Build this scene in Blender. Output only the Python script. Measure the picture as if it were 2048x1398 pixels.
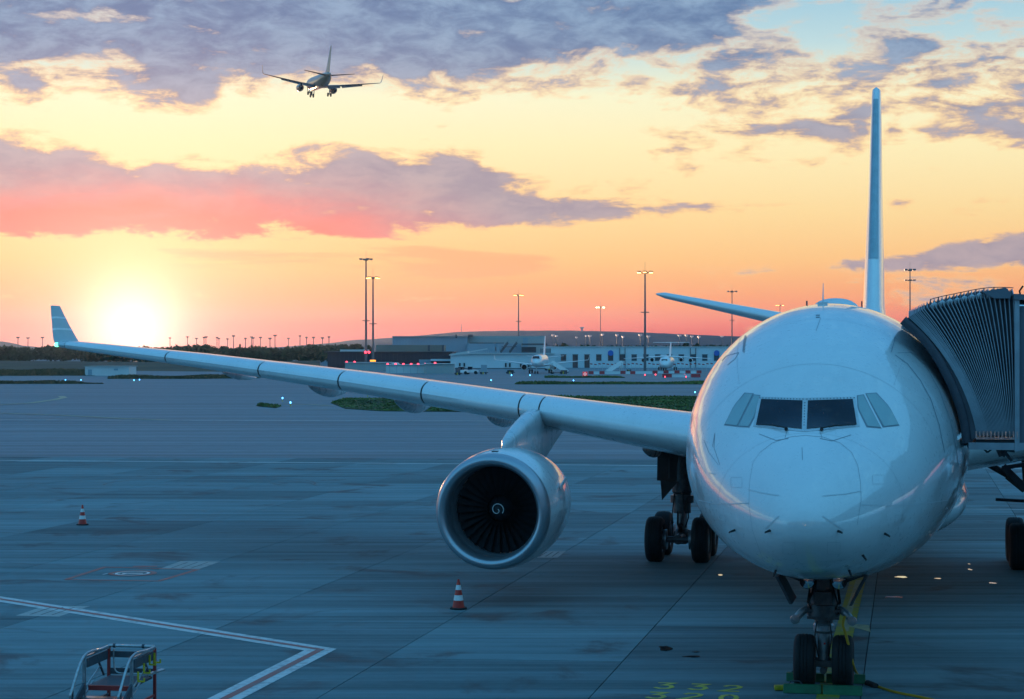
import bpy, bmesh, math, random
from mathutils import Vector, Matrix
from mathutils.bvhtree import BVHTree
random.seed(7)
for o in list(bpy.data.objects): bpy.data.objects.remove(o, do_unlink=True)
SC = bpy.context.scene; COL = SC.collection
R = math.radians

# ------------------------------------------------------------------ camera
F = 3885.0; CX = 1024.0; HY = 697.0; CH = 6.46          # focal length in photo pixels, horizon row, eye height
cam = bpy.data.cameras.new('camera'); camo = bpy.data.objects.new('camera', cam); COL.objects.link(camo)
cam.sensor_width = 36.0; cam.lens = 36.0 * F / 2048.0
cam.clip_start = 0.5; cam.clip_end = 30000
cam.shift_y = -(699.0 - HY) / 2048.0
camo.location = (0, 0, CH); camo.rotation_euler = (R(90), 0, 0)
SC.camera = camo
SUN_AZ = math.atan2(265 - CX, F); SUN_EL = R(0.15)                    # almost down: the wood on the horizon keeps the apron in shade
SDIR = Vector((math.sin(SUN_AZ) * math.cos(SUN_EL), math.cos(SUN_AZ) * math.cos(SUN_EL), math.sin(SUN_EL)))

# ------------------------------------------------------------------ colour helpers
def lin(c):
    c = c / 255.0
    return c / 12.92 if c <= 0.04045 else ((c + 0.055) / 1.055) ** 2.4
def rgb(r, g, b): return (lin(r), lin(g), lin(b), 1.0)

# ------------------------------------------------------------------ small node language
class S:
    """a socket that understands + - * / and friends"""
    def __init__(self, tree, sock): self.t = tree; self.s = sock
    def _m(self, op, *others, clamp=False):
        n = self.t.nodes.new('ShaderNodeMath'); n.operation = op; n.use_clamp = clamp
        for i, v in enumerate((self,) + others):
            if isinstance(v, S): self.t.links.new(v.s, n.inputs[i])
            else: n.inputs[i].default_value = v
        return S(self.t, n.outputs[0])
    def __add__(s, o): return s._m('ADD', o)
    def __radd__(s, o): return s._m('ADD', o)
    def __sub__(s, o): return s._m('SUBTRACT', o)
    def __rsub__(s, o): return (s * -1.0) + o
    def __mul__(s, o): return s._m('MULTIPLY', o)
    def __rmul__(s, o): return s._m('MULTIPLY', o)
    def __truediv__(s, o): return s._m('DIVIDE', o)
    def max(s, o): return s._m('MAXIMUM', o)
    def min(s, o): return s._m('MINIMUM', o)
    def exp(s): return s._m('EXPONENT')
    def abs(s): return s._m('ABSOLUTE')
    def sqrt(s): return s._m('SQRT')
    def clamp(s): return s._m('ADD', 0.0, clamp=True)
    def step(s, a, b):                                   # smooth 0..1 between a and b
        n = s.t.nodes.new('ShaderNodeMapRange'); n.interpolation_type = 'SMOOTHSTEP'
        s.t.links.new(s.s, n.inputs['Value'])
        n.inputs['From Min'].default_value = a; n.inputs['From Max'].default_value = b
        return S(s.t, n.outputs['Result'])
    def ramp(s, stops, interp='LINEAR'):
        n = s.t.nodes.new('ShaderNodeValToRGB'); r = n.color_ramp; r.interpolation = interp
        while len(r.elements) > 1: r.elements.remove(r.elements[-1])
        r.elements[0].position = stops[0][0]; r.elements[0].color = stops[0][1]
        for p, c in stops[1:]:
            e = r.elements.new(p); e.color = c
        s.t.links.new(s.s, n.inputs[0]); return S(s.t, n.outputs[0])
    def curve(s, pts, x0, x1, y0, y1):                   # piecewise linear through pts, real units
        n = s.t.nodes.new('ShaderNodeFloatCurve'); c = n.mapping.curves[0]
        q = [((x - x0) / (x1 - x0), (y - y0) / (y1 - y0)) for x, y in pts]
        c.points[0].location = q[0]; c.points[1].location = q[-1]
        for p in q[1:-1]: c.points.new(*p)
        for p in c.points: p.handle_type = 'AUTO_CLAMPED'
        n.mapping.update()
        t = (s - x0) / (x1 - x0); t = t.clamp()
        s.t.links.new(t.s, n.inputs['Value'])
        return S(s.t, n.outputs[0]) * (y1 - y0) + y0
def mixc(t, f, a, b, mode='MIX'):
    n = t.nodes.new('ShaderNodeMix'); n.data_type = 'RGBA'; n.blend_type = mode; n.clamp_factor = True
    for i, v in ((0, f), (6, a), (7, b)):
        if isinstance(v, S): t.links.new(v.s, n.inputs[i])
        else: n.inputs[i].default_value = v
    return S(t, n.outputs[2])
def noise(t, vec, scale, detail=5, rough=0.55, dist=0.0, out='Fac'):
    n = t.nodes.new('ShaderNodeTexNoise'); n.inputs['Scale'].default_value = scale
    n.inputs['Detail'].default_value = detail; n.inputs['Roughness'].default_value = rough
    n.inputs['Distortion'].default_value = dist
    if vec is not None: t.links.new(vec.s, n.inputs['Vector'])
    return S(t, n.outputs[out])
def vmap(t, vec, scale=(1, 1, 1), loc=(0, 0, 0), rot=(0, 0, 0)):
    n = t.nodes.new('ShaderNodeMapping'); t.links.new(vec.s, n.inputs['Vector'])
    n.inputs['Scale'].default_value = scale; n.inputs['Location'].default_value = loc; n.inputs['Rotation'].default_value = rot
    return S(t, n.outputs[0])

# ------------------------------------------------------------------ the sky
W = bpy.data.worlds.new('World'); SC.world = W; W.use_nodes = True
t = W.node_tree; t.nodes.clear()
tc = t.nodes.new('ShaderNodeTexCoord'); D3 = S(t, tc.outputs['Generated'])
sep = t.nodes.new('ShaderNodeSeparateXYZ'); t.links.new(D3.s, sep.inputs[0])
dx, dy, dz = (S(t, sep.outputs[i]) for i in range(3))
hyp = (dx * dx + dy * dy).sqrt().max(1e-4)
el = dz._m('ARCTAN2', hyp)                                # elevation, radians
az = dx._m('ARCTAN2', dy)                                 # azimuth from straight ahead, radians
deg = el * (180 / math.pi)
p = az * 3.885 + 1.024                                    # azimuth in thousandths of the photo's pixels
q = 0.697 - el * 3.885
sd = t.nodes.new('ShaderNodeVectorMath'); sd.operation = 'DOT_PRODUCT'
t.links.new(D3.s, sd.inputs[0]); sd.inputs[1].default_value = Vector((math.sin(SUN_AZ), math.cos(SUN_AZ), math.tan(R(0.6)))).normalized()
cosang = S(t, sd.outputs['Value'])
ang = cosang.min(1.0)._m('ARCCOSINE') * (180 / math.pi)   # degrees from the sun
hs = (dx * math.sin(SUN_AZ) + dy * math.cos(SUN_AZ)) / hyp
sunward = hs.step(-0.25, 0.93)
lo, hi = -2.0, 90.0
def er(stops): return [(((d - lo) / (hi - lo)) ** 0.5, c) for d, c in stops]
dn = ((deg - lo) / (hi - lo)).max(0.0)._m('POWER', 0.5)
west = dn.ramp(er([(-2, rgb(225, 108, 112)), (0, rgb(226, 96, 102)), (0.7, rgb(246, 116, 98)), (1.4, rgb(253, 158, 108)),
                   (2.6, rgb(254, 198, 130)), (4.0, rgb(254, 220, 156)), (6.0, rgb(254, 240, 188)), (7.4, rgb(248, 246, 208)),
                   (8.8, rgb(190, 220, 224)), (11, rgb(140, 194, 222)), (25, (.05, .37, .80, 1)), (90, (.015, .32, .76, 1))]))
east = dn.ramp(er([(-2, (.08, .34, .70, 1)), (0, (.14, .50, .95, 1)), (5, (.34, 1.05, 1.52, 1)), (14, (.50, 1.55, 1.95, 1)), (35, (.32, 1.32, 1.85, 1)), (90, (.015, .32, .76, 1))]))
ns = t.nodes.new('ShaderNodeTexSky'); ns.sky_type = 'NISHITA'; ns.sun_disc = False
ns.sun_elevation = SUN_EL; ns.sun_rotation = SUN_AZ; ns.altitude = 120; ns.air_density = 1.0; ns.dust_density = 1.5
clear = mixc(t, sunward, east, west)
# --- clouds: where each bank lies, then broken up by noise
cv = vmap(t, D3, (1, 1, 3.2))
n1 = noise(t, cv, 15.0, 8, 0.62, 0.5)
n2 = noise(t, vmap(t, D3, (1, 1, 2.4), (3.1, 1.7, 0.4)), 44.0, 5, 0.62, 0.3)
n3 = noise(t, vmap(t, D3, (1, 1, 9.0), (7.0, 2.0, 0.0)), 8.0, 5, 0.58, 0.3)
e1 = p.curve([(-3, .20), (-.4, .16), (0, .205), (.2, .185), (.35, .225), (.5, .170), (.65, .170), (.8, .175), (.95, .19), (1.1, .18), (1.25, .180), (1.38, .15), (1.52, .075), (1.7, .0), (2.4, -.02), (5, .02)], -3, 5, -.2, .4)
s1 = (((e1 - q) / 0.085).min(1.0)).max(-1.0)
s1 = s1 - p.step(1.20, 1.60) * 0.15
u2 = p.curve([(-3, .33), (0, .285), (.2, .30), (.45, .315), (.65, .305), (.9, .297), (1.0, .335), (1.2, .372), (1.40, .400), (1.55, .43), (5, .43)], -3, 5, .2, .6)
l2 = p.curve([(-3, .46), (0, .485), (.3, .475), (.7, .475), (.9, .462), (1.1, .452), (1.40, .424), (1.55, .40), (5, .40)], -3, 5, .2, .6)
s2 = (((q - u2) / 0.05).min((l2 - q) / 0.030)).min(1.0).max(-1.0)
u3 = p.curve([(-3, .60), (1.35, .60), (1.5, .541), (1.7, .517), (1.86, .497), (2.05, .470), (2.6, .46), (5, .5)], -3, 5, .2, .8)
l3 = p.curve([(-3, .50), (1.35, .52), (1.5, .549), (1.7, .549), (1.86, .547), (2.05, .54), (2.6, .55), (5, .5)], -3, 5, .2, .8)
s3 = (((q - u3) / 0.03).min((l3 - q) / 0.022)).min(0.75).max(-1.0)
s3b = (((q - .560) / 0.02).min((.612 - q) / 0.03)).min(0.35).max(-1.0) - p.step(1.75, 1.45)
# broken patches in the upper right and the thin streaks above the sun
pr = (((q - .06) / 0.06).min((.325 - q) / 0.05)).min(1.0).max(-1.0) * 0.45 - 0.12 - p.step(1.45, 1.15) * 0.8
tr = (((.06 - q) / 0.04)).min(1.0).max(-1.0) * 0.50 - 0.15 - p.step(1.75, 1.55) * 0.8
hi_el = deg.step(10.5, 15.0) * 0.95 - 1.10                # broken cloud overhead, all round
cov = s1.max(s2).max(s3).max(s3b).max(pr).max(tr).max(hi_el)
brk = (n1 - 0.5) * 2.5 + (n2 - 0.5) * 1.7 + (n3 - 0.5) * 1.3
dens = (cov * 0.80 + brk + 0.06)
alpha = dens.step(-0.08, 0.48)
core = dens.step(0.10, 0.62)
streak_c = ((((q - .488) / 0.02).min((.565 - q) / 0.03)).min(1.0).max(-1.0)) * 0.5 - 0.62 - (p - 0.72).abs().step(0.35, 0.6)
streak = ((n3 - 0.5) * 3.0 + streak_c).step(-0.40, 0.10) * 0.7
wx = (p - 0.30) / 0.78; wy = (q - 0.56) / 0.26
warm = (wx * wx + wy * wy).sqrt().step(1.12, 0.45)
warm = ((warm + (n1 - 0.5) * 0.9 * warm) * (q + (n1 - 0.5) * 0.12).step(0.30, 0.46)).clamp()
toplo = q.step(0.02, 0.40)
grey = mixc(t, toplo, rgb(82, 114, 160), rgb(148, 142, 164))
grey = mixc(t, n2.step(0.30, 0.72), grey, mixc(t, toplo, rgb(136, 166, 198), rgb(178, 164, 174)))
corec = mixc(t, deg.step(10.5, 16.0), mixc(t, warm, grey, rgb(246, 118, 116)), (.07, .30, .62, 1))
edgec = mixc(t, q.step(-0.05, 0.22), rgb(222, 206, 196), rgb(254, 200, 140))
edgec = mixc(t, deg.step(10.5, 16.0), edgec, (.25, .60, .90, 1))
cloud_w = mixc(t, core, edgec, corec)
cloud_e = mixc(t, core, (.40, .95, 1.25, 1), (.10, .42, .80, 1))
cloud = mixc(t, sunward, cloud_e, cloud_w)
skyc = mixc(t, alpha * 0.94, clear, cloud)
skyc = mixc(t, streak, skyc, rgb(252, 170, 122))
g1 = (ang / 1.35)._m('POWER', 2.0) * -1.0
g2 = ang / -4.2
hazy = el.step(-0.02, 0.01)
glow = g1.exp() * 0.9 + (ang / -1.9).exp() * 0.5 + g2.exp() * 0.46
gcol = mixc(t, (g2.exp()).clamp(), rgb(255, 166, 130), rgb(255, 232, 204))
mul = t.nodes.new('ShaderNodeVectorMath'); mul.operation = 'SCALE'; t.links.new(gcol.s, mul.inputs[0]); t.links.new(glow.s, mul.inputs['Scale'])
add = mixc(t, 1.0, skyc, S(t, mul.outputs[0]), 'ADD')
nsc = t.nodes.new('ShaderNodeVectorMath'); nsc.operation = 'SCALE'; t.links.new(ns.outputs[0], nsc.inputs[0]); nsc.inputs['Scale'].default_value = 0.008
add2 = mixc(t, 1.0, add, S(t, nsc.outputs[0]), 'ADD')
bg = t.nodes.new('ShaderNodeBackground'); t.links.new(add2.s, bg.inputs['Color']); bg.inputs['Strength'].default_value = 1.0
wo = t.nodes.new('ShaderNodeOutputWorld'); t.links.new(bg.outputs[0], wo.inputs['Surface'])
W.cycles.sampling_method = 'MANUAL'; W.cycles.sample_map_resolution = 1024

# ------------------------------------------------------------------ the sun, the exposure
sl = bpy.data.lights.new('sun', 'SUN'); sl.energy = 2.0; sl.angle = R(0.5); sl.color = (1.0, 0.55, 0.30)
so = bpy.data.objects.new('sun', sl); COL.objects.link(so)
so.rotation_euler = SDIR.to_track_quat('Z', 'Y').to_euler(); so.location = (-40, 200, 60)
SC.view_settings.view_transform = 'Standard'; SC.view_settings.look = 'None'
SC.view_settings.exposure = 0.0; SC.view_settings.gamma = 1.0; SC.view_settings.use_curve_mapping = False
SC.render.engine = 'CYCLES'
SC.cycles.use_denoising = True; SC.cycles.max_bounces = 7; SC.cycles.volume_bounces = 0
SC.cycles.sample_clamp_indirect = 6.0

# ------------------------------------------------------------------ materials
MATS = {}
def mat(name, col, rough=0.5, metal=0.0, coat=0.0, var=0.0, vscale=3.0, bump=0.0, bscale=20.0, spec=0.5, emit=None, estr=0.0, objvar=0.0, trans=0.0, dirt=0.0):
    if name in MATS: return MATS[name]
    m = bpy.data.materials.new(name); m.use_nodes = True; t = m.node_tree
    b = t.nodes['Principled BSDF']
    if len(col) == 3: col = (*col, 1.0)
    b.inputs['Base Color'].default_value = col; b.inputs['Roughness'].default_value = rough
    b.inputs['Metallic'].default_value = metal; b.inputs['Coat Weight'].default_value = coat
    b.inputs['Coat Roughness'].default_value = 0.06
    b.inputs['Specular IOR Level'].default_value = spec
    if trans: b.inputs['Transmission Weight'].default_value = trans
    tc = t.nodes.new('ShaderNodeTexCoord'); ob = S(t, tc.outputs['Object'])
    c = None
    if var:
        n = noise(t, ob, vscale, 6, 0.62)
        c = mixc(t, n.step(0.32, 0.72), tuple(x * (1 - var) for x in col[:3]) + (1,), tuple(min(1, x * (1 + var)) for x in col[:3]) + (1,))
        rr = (n - 0.5) * (0.35 * min(1, rough * 2)) + rough
        t.links.new(rr.clamp().s, b.inputs['Roughness'])
    if dirt:
        n = noise(t, vmap(t, ob, (1.4, 0.5, 1.4)), 1.6, 7, 0.66)
        c = mixc(t, n.step(0.52, 0.80) * dirt, c if c else col, (0.10, 0.09, 0.08, 1))
    if objvar:
        oi = t.nodes.new('ShaderNodeObjectInfo'); r = S(t, oi.outputs['Random'])
        f = (r - 0.5) * (2 * objvar) + 1.0
        k = t.nodes.new('ShaderNodeVectorMath'); k.operation = 'SCALE'
        if c: t.links.new(c.s, k.inputs[0])
        else: k.inputs[0].default_value = col[:3]
        t.links.new(f.s, k.inputs['Scale']); c = S(t, k.outputs[0])
    if c: t.links.new(c.s, b.inputs['Base Color'])
    if bump:
        bn = t.nodes.new('ShaderNodeBump'); bn.inputs['Strength'].default_value = bump; bn.inputs['Distance'].default_value = 0.02
        t.links.new(noise(t, ob, bscale, 5, 0.6).s, bn.inputs['Height']); t.links.new(bn.outputs[0], b.inputs['Normal'])
    if emit:
        b.inputs['Emission Color'].default_value = (*emit, 1); b.inputs['Emission Strength'].default_value = estr
    MATS[name] = m; return m
def paint_material():
    """glossy white aircraft paint: faint waviness between the frames, grime streaks running aft"""
    m = bpy.data.materials.new('aircraft_white_paint'); m.use_nodes = True; t = m.node_tree; b = t.nodes['Principled BSDF']
    tc = t.nodes.new('ShaderNodeTexCoord'); ob = S(t, tc.outputs['Object'])
    n = noise(t, vmap(t, ob, (1, 0.35, 1)), 1.3, 7, 0.62); n2 = noise(t, ob, 9.0, 5, 0.6)
    c = mixc(t, n.step(0.40, 0.78) * 0.5, (0.78, 0.79, 0.79, 1), (0.62, 0.64, 0.65, 1))
    c = mixc(t, n2.step(0.58, 0.80) * 0.25, c, (0.42, 0.42, 0.42, 1))
    t.links.new(c.s, b.inputs['Base Color'])
    t.links.new((n2 * 0.14 + 0.22).s, b.inputs['Roughness'])
    b.inputs['Coat Weight'].default_value = 0.85; b.inputs['Coat Roughness'].default_value = 0.05
    b.inputs['Coat IOR'].default_value = 1.8
    bn = t.nodes.new('ShaderNodeBump'); bn.inputs['Strength'].default_value = 0.10; bn.inputs['Distance'].default_value = 0.06
    t.links.new(noise(t, vmap(t, ob, (1, 1.6, 1)), 1.6, 2, 0.4).s, bn.inputs['Height'])
    t.links.new(bn.outputs[0], b.inputs['Normal']); t.links.new(bn.outputs[0], b.inputs['Coat Normal'])
    return m
M_PAINT = paint_material()
M_WHITE = mat('white_gloss', (0.74, 0.75, 0.76), 0.3, coat=0.5, var=0.05, vscale=2)
M_WINGGREY = mat('wing_grey_paint', (0.56, 0.59, 0.61), 0.28, coat=0.6, var=0.08, vscale=1.5)
M_METAL = mat('bare_metal', (0.62, 0.64, 0.66), 0.22, metal=1.0, var=0.06, vscale=4)
M_GEAR = mat('gear_metal', (0.10, 0.105, 0.11), 0.42, metal=0.55, var=0.3, vscale=6)
M_GEARL = mat('gear_light_metal', (0.34, 0.36, 0.38), 0.35, metal=0.7, var=0.2, vscale=6)
M_CHROME = mat('chrome', (0.7, 0.72, 0.75), 0.08, metal=1.0)
M_DARK = mat('dark_cavity', (0.018, 0.02, 0.024), 0.6)
M_SEAM = mat('panel_seam', (0.24, 0.29, 0.33), 0.6)
M_SKIN = mat('skin_joint', (0.42, 0.46, 0.49), 0.5)
M_SEAML = mat('pale_seam', (0.62, 0.66, 0.68), 0.4)
M_TYRE = mat('tyre_rubber', (0.016, 0.016, 0.018), 0.75, var=0.35, vscale=5, bump=0.3, bscale=60)
M_GLASS = mat('cockpit_glass', (0.010, 0.016, 0.028), 0.06, spec=0.35, var=0.3, vscale=1.5)
M_SHADE = mat('shaded_window', (0.30, 0.42, 0.42), 0.10, coat=1.0, var=0.06, vscale=2)
M_FAN = mat('fan_blade_titanium', (0.035, 0.036, 0.04), 0.35, metal=0.3, var=0.1)
M_RED = mat('red_plastic', (0.55, 0.03, 0.02), 0.4, var=0.12, vscale=6)
M_BARRED = mat('barrier_red', (0.40, 0.025, 0.03), 0.5, var=0.15, vscale=2)
M_CONEW = mat('cone_white', (0.75, 0.75, 0.74), 0.45, var=0.1, vscale=12)
M_RUB = mat('black_rubber', (0.02, 0.02, 0.02), 0.7)
M_YEL = mat('yellow_paint', (0.55, 0.42, 0.02), 0.55, var=0.25, vscale=8)
M_CABLE = mat('yellow_cable', (0.60, 0.30, 0.015), 0.5)
M_GREEN = mat('green_chock', (0.015, 0.16, 0.07), 0.55, var=0.25, vscale=5)
M_GALV = mat('galvanised_steel', (0.45, 0.47, 0.48), 0.32, metal=0.85, var=0.2, vscale=9)
M_STEEL = mat('dark_steel', (0.075, 0.085, 0.10), 0.6, metal=0.25, var=0.2, vscale=6)
M_REDST = mat('red_steel', (0.35, 0.03, 0.025), 0.5, var=0.15)
M_FABRIC = mat('bellows_fabric', (0.13, 0.14, 0.165), 0.75, var=0.16, vscale=2.5, bump=0.25, bscale=9, dirt=0.3)
M_BUMPER = mat('bellows_bumper', (0.055, 0.058, 0.075), 0.6, var=0.2)
M_CUSH = mat('bellows_cap', (0.55, 0.58, 0.6), 0.5, var=0.1)
M_BRIDGE = mat('bridge_panel', (0.12, 0.145, 0.18), 0.45, var=0.1, vscale=1.2, dirt=0.2)
M_BRIDGEL = mat('bridge_light_trim', (0.30, 0.34, 0.38), 0.4, var=0.1)
M_POLE = mat('mast_steel', (0.11, 0.12, 0.135), 0.5, metal=0.3, var=0.12, vscale=0.6)
M_LAMP = mat('sodium_lamp', (0.9, 0.6, 0.3), 0.4, emit=(1.0, 0.46, 0.10), estr=9.0)
M_LAMPW = mat('bright_lamp', (0.9, 0.8, 0.6), 0.4, emit=(1.0, 0.78, 0.42), estr=16.0)
M_LAMPOFF = mat('lamp_glass_off', (0.15, 0.15, 0.16), 0.2, coat=0.6)
M_BLUEL = mat('blue_taxiway_lamp', (0.1, 0.3, 0.9), 0.3, emit=(0.10, 0.42, 1.0), estr=6.0)
M_REDL = mat('red_obstacle_lamp', (0.9, 0.05, 0.05), 0.3, emit=(1.0, 0.05, 0.09), estr=4.0)
M_ORL = mat('orange_lamp', (0.9, 0.3, 0.05), 0.3, emit=(1.0, 0.30, 0.02), estr=2.5)
M_GREENL = mat('green_navigation_lamp', (0.1, 0.9, 0.5), 0.3, emit=(0.15, 1.0, 0.6), estr=3.0)

# ------------------------------------------------------------------ mesh helpers
class MB:
    def __init__(s): s.v = []; s.f = []
    def add(s, vs, fs):
        k = len(s.v); s.v += [tuple(v) for v in vs]; s.f += [tuple(k + i for i in f) for f in fs]; return s
    def box(s, x0, x1, y0, y1, z0, z1):
        vs = [(x, y, z) for z in (z0, z1) for y in (y0, y1) for x in (x0, x1)]
        return s.add(vs, [(0, 2, 3, 1), (4, 5, 7, 6), (0, 1, 5, 4), (2, 6, 7, 3), (0, 4, 6, 2), (1, 3, 7, 5)])
    def loft(s, rings, closed=True, caps=True):
        n = len(rings[0]); vs = [p for r in rings for p in r]; fs = []
        for i in range(len(rings) - 1):
            for j in range(n if closed else n - 1):
                a = i * n + j; b = i * n + (j + 1) % n
                fs.append((a, b, b + n, a + n))
        if caps and closed:
            fs.append(tuple(range(n - 1, -1, -1))); fs.append(tuple((len(rings) - 1) * n + j for j in range(n)))
        return s.add(vs, fs)
    def tube(s, path, rad, n=8, caps=True):
        P = [Vector(p) for p in path]; rings = []; up = None
        for i, p in enumerate(P):
            d = ((P[min(i + 1, len(P) - 1)] - P[max(i - 1, 0)])).normalized()
            if up is None: up = Vector((0, 0, 1)) if abs(d.z) < 0.9 else Vector((1, 0, 0))
            a = d.cross(up)
            if a.length < 1e-4: a = d.cross(Vector((0, 1, 0)))
            a.normalize(); b = a.cross(d).normalized(); up = b
            r = rad[i] if isinstance(rad, (list, tuple)) else rad
            rings.append([p + (a * math.cos(2 * math.pi * k / n) + b * math.sin(2 * math.pi * k / n)) * r for k in range(n)])
        return s.loft(rings, True, caps)
    def lathe(s, prof, n=32, axis='z', c=(0, 0, 0), closed=False):
        rings = []
        for r, h in prof:
            ring = []
            for k in range(n):
                a = 2 * math.pi * k / n; u, w = r * math.cos(a), r * math.sin(a)
                q = (u, w, h) if axis == 'z' else ((u, h, w) if axis == 'y' else (h, u, w))
                ring.append((q[0] + c[0], q[1] + c[1], q[2] + c[2]))
            rings.append(ring)
        if closed: rings.append(rings[0])
        return s.loft(rings, True, not closed and (prof[0][0] < 0.6 or True))
    def prism(s, poly, z0, z1):
        n = len(poly); vs = [(x, y, z0) for x, y in poly] + [(x, y, z1) for x, y in poly]
        return s.add(vs, [tuple(range(n - 1, -1, -1)), tuple(range(n, 2 * n))] + [(i, (i + 1) % n, n + (i + 1) % n, n + i) for i in range(n)])
    def beam(s, a, b, w, h=None):
        h = h or w; a = Vector(a); b = Vector(b); d = (b - a).normalized()
        up = Vector((0, 0, 1)) if abs(d.z) < 0.95 else Vector((0, 1, 0))
        x = d.cross(up).normalized() * (w / 2); y = x.normalized().cross(d) * (h / 2)
        return s.loft([[p + x + y, p - x + y, p - x - y, p + x - y] for p in (a, b)])
    def mesh(s, name, m, smooth=True, ang=35, fix=True):
        me = bpy.data.meshes.new(name); me.from_pydata(s.v, [], s.f)
        if fix:
            bm = bmesh.new(); bm.from_mesh(me); bmesh.ops.recalc_face_normals(bm, faces=bm.faces); bm.to_mesh(me); bm.free()
        me.materials.append(m)
        if smooth:
            me.polygons.foreach_set('use_smooth', [True] * len(me.polygons)); me.set_sharp_from_angle(angle=R(ang))
        me.update(); return me
    def build(s, name, m, parent=None, loc=None, rz=0.0, smooth=True, ang=35, fix=True):
        return inst(name, s.mesh(name, m, smooth, ang, fix), parent, loc, rz)
def inst(name, me, parent=None, loc=None, rz=0.0):
    o = bpy.data.objects.new(name, me); COL.objects.link(o)
    if parent is not None: o.parent = parent
    if loc is not None: o.location = loc
    if rz: o.rotation_euler = (0, 0, rz)
    return o
def empty(name, loc=(0, 0, 0), rz=0.0):
    o = bpy.data.objects.new(name, None); COL.objects.link(o); o.location = loc; o.rotation_euler = (0, 0, rz); o.empty_display_size = 0.3
    return o
def tag(o, label=None, cat=None, group=None, kind=None):
    if label: o['label'] = label
    if cat: o['category'] = cat
    if group: o['group'] = group
    if kind: o['kind'] = kind
    return o
def copy_tree(o, parent=None):
    c = o.copy(); COL.objects.link(c)
    if parent is not None: c.parent = parent
    for ch in [x for x in ALLKIDS.get(o.name, o.children)]: copy_tree(ch, c)
    return c
ALLKIDS = {}
def bevel(o, w=0.01, seg=2):
    b = o.modifiers.new('bevel', 'BEVEL'); b.width = w; b.segments = seg; b.limit_method = 'ANGLE'; return o
def ray(px, py): return Vector(((px - CX) / F, 1.0, -(py - HY) / F))
def at(px, py, D): return Vector((0, 0, CH)) + ray(px, py) * D
def gnd(px, py, z=0.0):
    D = (CH - z) * F / (py - HY); v = at(px, py, D); v.z = z; return v
def gD(py): return CH * F / (py - HY)
def interp(tab, x, k):
    """monotone cubic through tab rows (x, v1, v2, ...)"""
    n = len(tab)
    if x <= tab[0][0]: return tab[0][k]
    if x >= tab[-1][0]: return tab[-1][k]
    i = max(j for j in range(n - 1) if tab[j][0] <= x)
    def sec(j): return (tab[j + 1][k] - tab[j][k]) / (tab[j + 1][0] - tab[j][0])
    def slope(j):
        if j == 0: return sec(0)
        if j == n - 1: return sec(n - 2)
        a, b = sec(j - 1), sec(j)
        return 0.0 if a * b <= 0 else 2 * a * b / (a + b)
    h = tab[i + 1][0] - tab[i][0]; u = (x - tab[i][0]) / h
    m0, m1 = slope(i) * h, slope(i + 1) * h; a, b = tab[i][k], tab[i + 1][k]
    return (2 * u ** 3 - 3 * u ** 2 + 1) * a + (u ** 3 - 2 * u ** 2 + u) * m0 + (-2 * u ** 3 + 3 * u ** 2) * b + (u ** 3 - u ** 2) * m1

# ------------------------------------------------------------------ ground, apron, markings
def ground_material():
    m = bpy.data.materials.new('taxiway_pavement'); m.use_nodes = True; t = m.node_tree; b = t.nodes['Principled BSDF']
    tc = t.nodes.new('ShaderNodeTexCoord'); ob = S(t, tc.outputs['Object'])
    n = noise(t, vmap(t, ob, (0.012, 0.20, 1)), 1.0, 7, 0.66); n2 = noise(t, ob, 0.7, 6, 0.6); n5 = noise(t, vmap(t, ob, (0.010, 0.55, 1), (4, 2, 0), (0, 0, R(5))), 1.0, 6, 0.66)
    c = mixc(t, (n * 0.5 + n5 * 0.5).step(0.38, 0.62), (0.085, 0.122, 0.142, 1), (0.19, 0.25, 0.28, 1))
    c = mixc(t, n2.step(0.45, 0.75) * 0.4, c, (0.10, 0.105, 0.11, 1))
    t.links.new(c.s, b.inputs['Base Color']); t.links.new((n * 0.30 + 0.46).s, b.inputs['Roughness']); b.inputs['Specular IOR Level'].default_value = 0.28
    return m
def slab_material():
    m = bpy.data.materials.new('concrete_slab'); m.use_nodes = True; t = m.node_tree; b = t.nodes['Principled BSDF']
    tc = t.nodes.new('ShaderNodeTexCoord'); ge = t.nodes.new('ShaderNodeNewGeometry'); ob = S(t, ge.outputs['Position'])
    oi = t.nodes.new('ShaderNodeObjectInfo'); r = S(t, oi.outputs['Random'])
    n = noise(t, vmap(t, ob, (0.10, 0.9, 1), (0, 0, 0), (0, 0, R(7))), 1.0, 7, 0.62)        # streaks from years of sweeping
    n5 = noise(t, vmap(t, ob, (0.035, 2.2, 1), (4, 2, 0), (0, 0, R(6))), 1.0, 6, 0.65); n2 = noise(t, ob, 2.6, 8, 0.68); n3 = noise(t, ob, 0.33, 6, 0.6, 0.6); n4 = noise(t, ob, 40.0, 3, 0.6)
    v = (r - 0.5) * 0.10 + 0.205 + (n - 0.5) * 0.30 + (n5 - 0.5) * 0.27 + (n2 - 0.5) * 0.09 + (n4 - 0.5) * 0.07
    cb = t.nodes.new('ShaderNodeCombineColor')
    for i, k in enumerate((0.66, 0.98, 1.05)): t.links.new((v * k).s, cb.inputs[i])
    c = mixc(t, n3.step(0.54, 0.70) * 0.8, S(t, cb.outputs[0]), (0.055, 0.055, 0.058, 1))   # oil and rubber
    t.links.new(c.s, b.inputs['Base Color'])
    t.links.new((0.82 - n3.step(0.50, 0.75) * 0.18 + (n2 - 0.5) * 0.25).s, b.inputs['Roughness']); b.inputs['Specular IOR Level'].default_value = 0.23
    bn = t.nodes.new('ShaderNodeBump'); bn.inputs['Strength'].default_value = 0.35; bn.inputs['Distance'].default_value = 0.01
    t.links.new((n4 + n2 * 1.5).s, bn.inputs['Height']); t.links.new(bn.outputs[0], b.inputs['Normal'])
    return m
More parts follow.
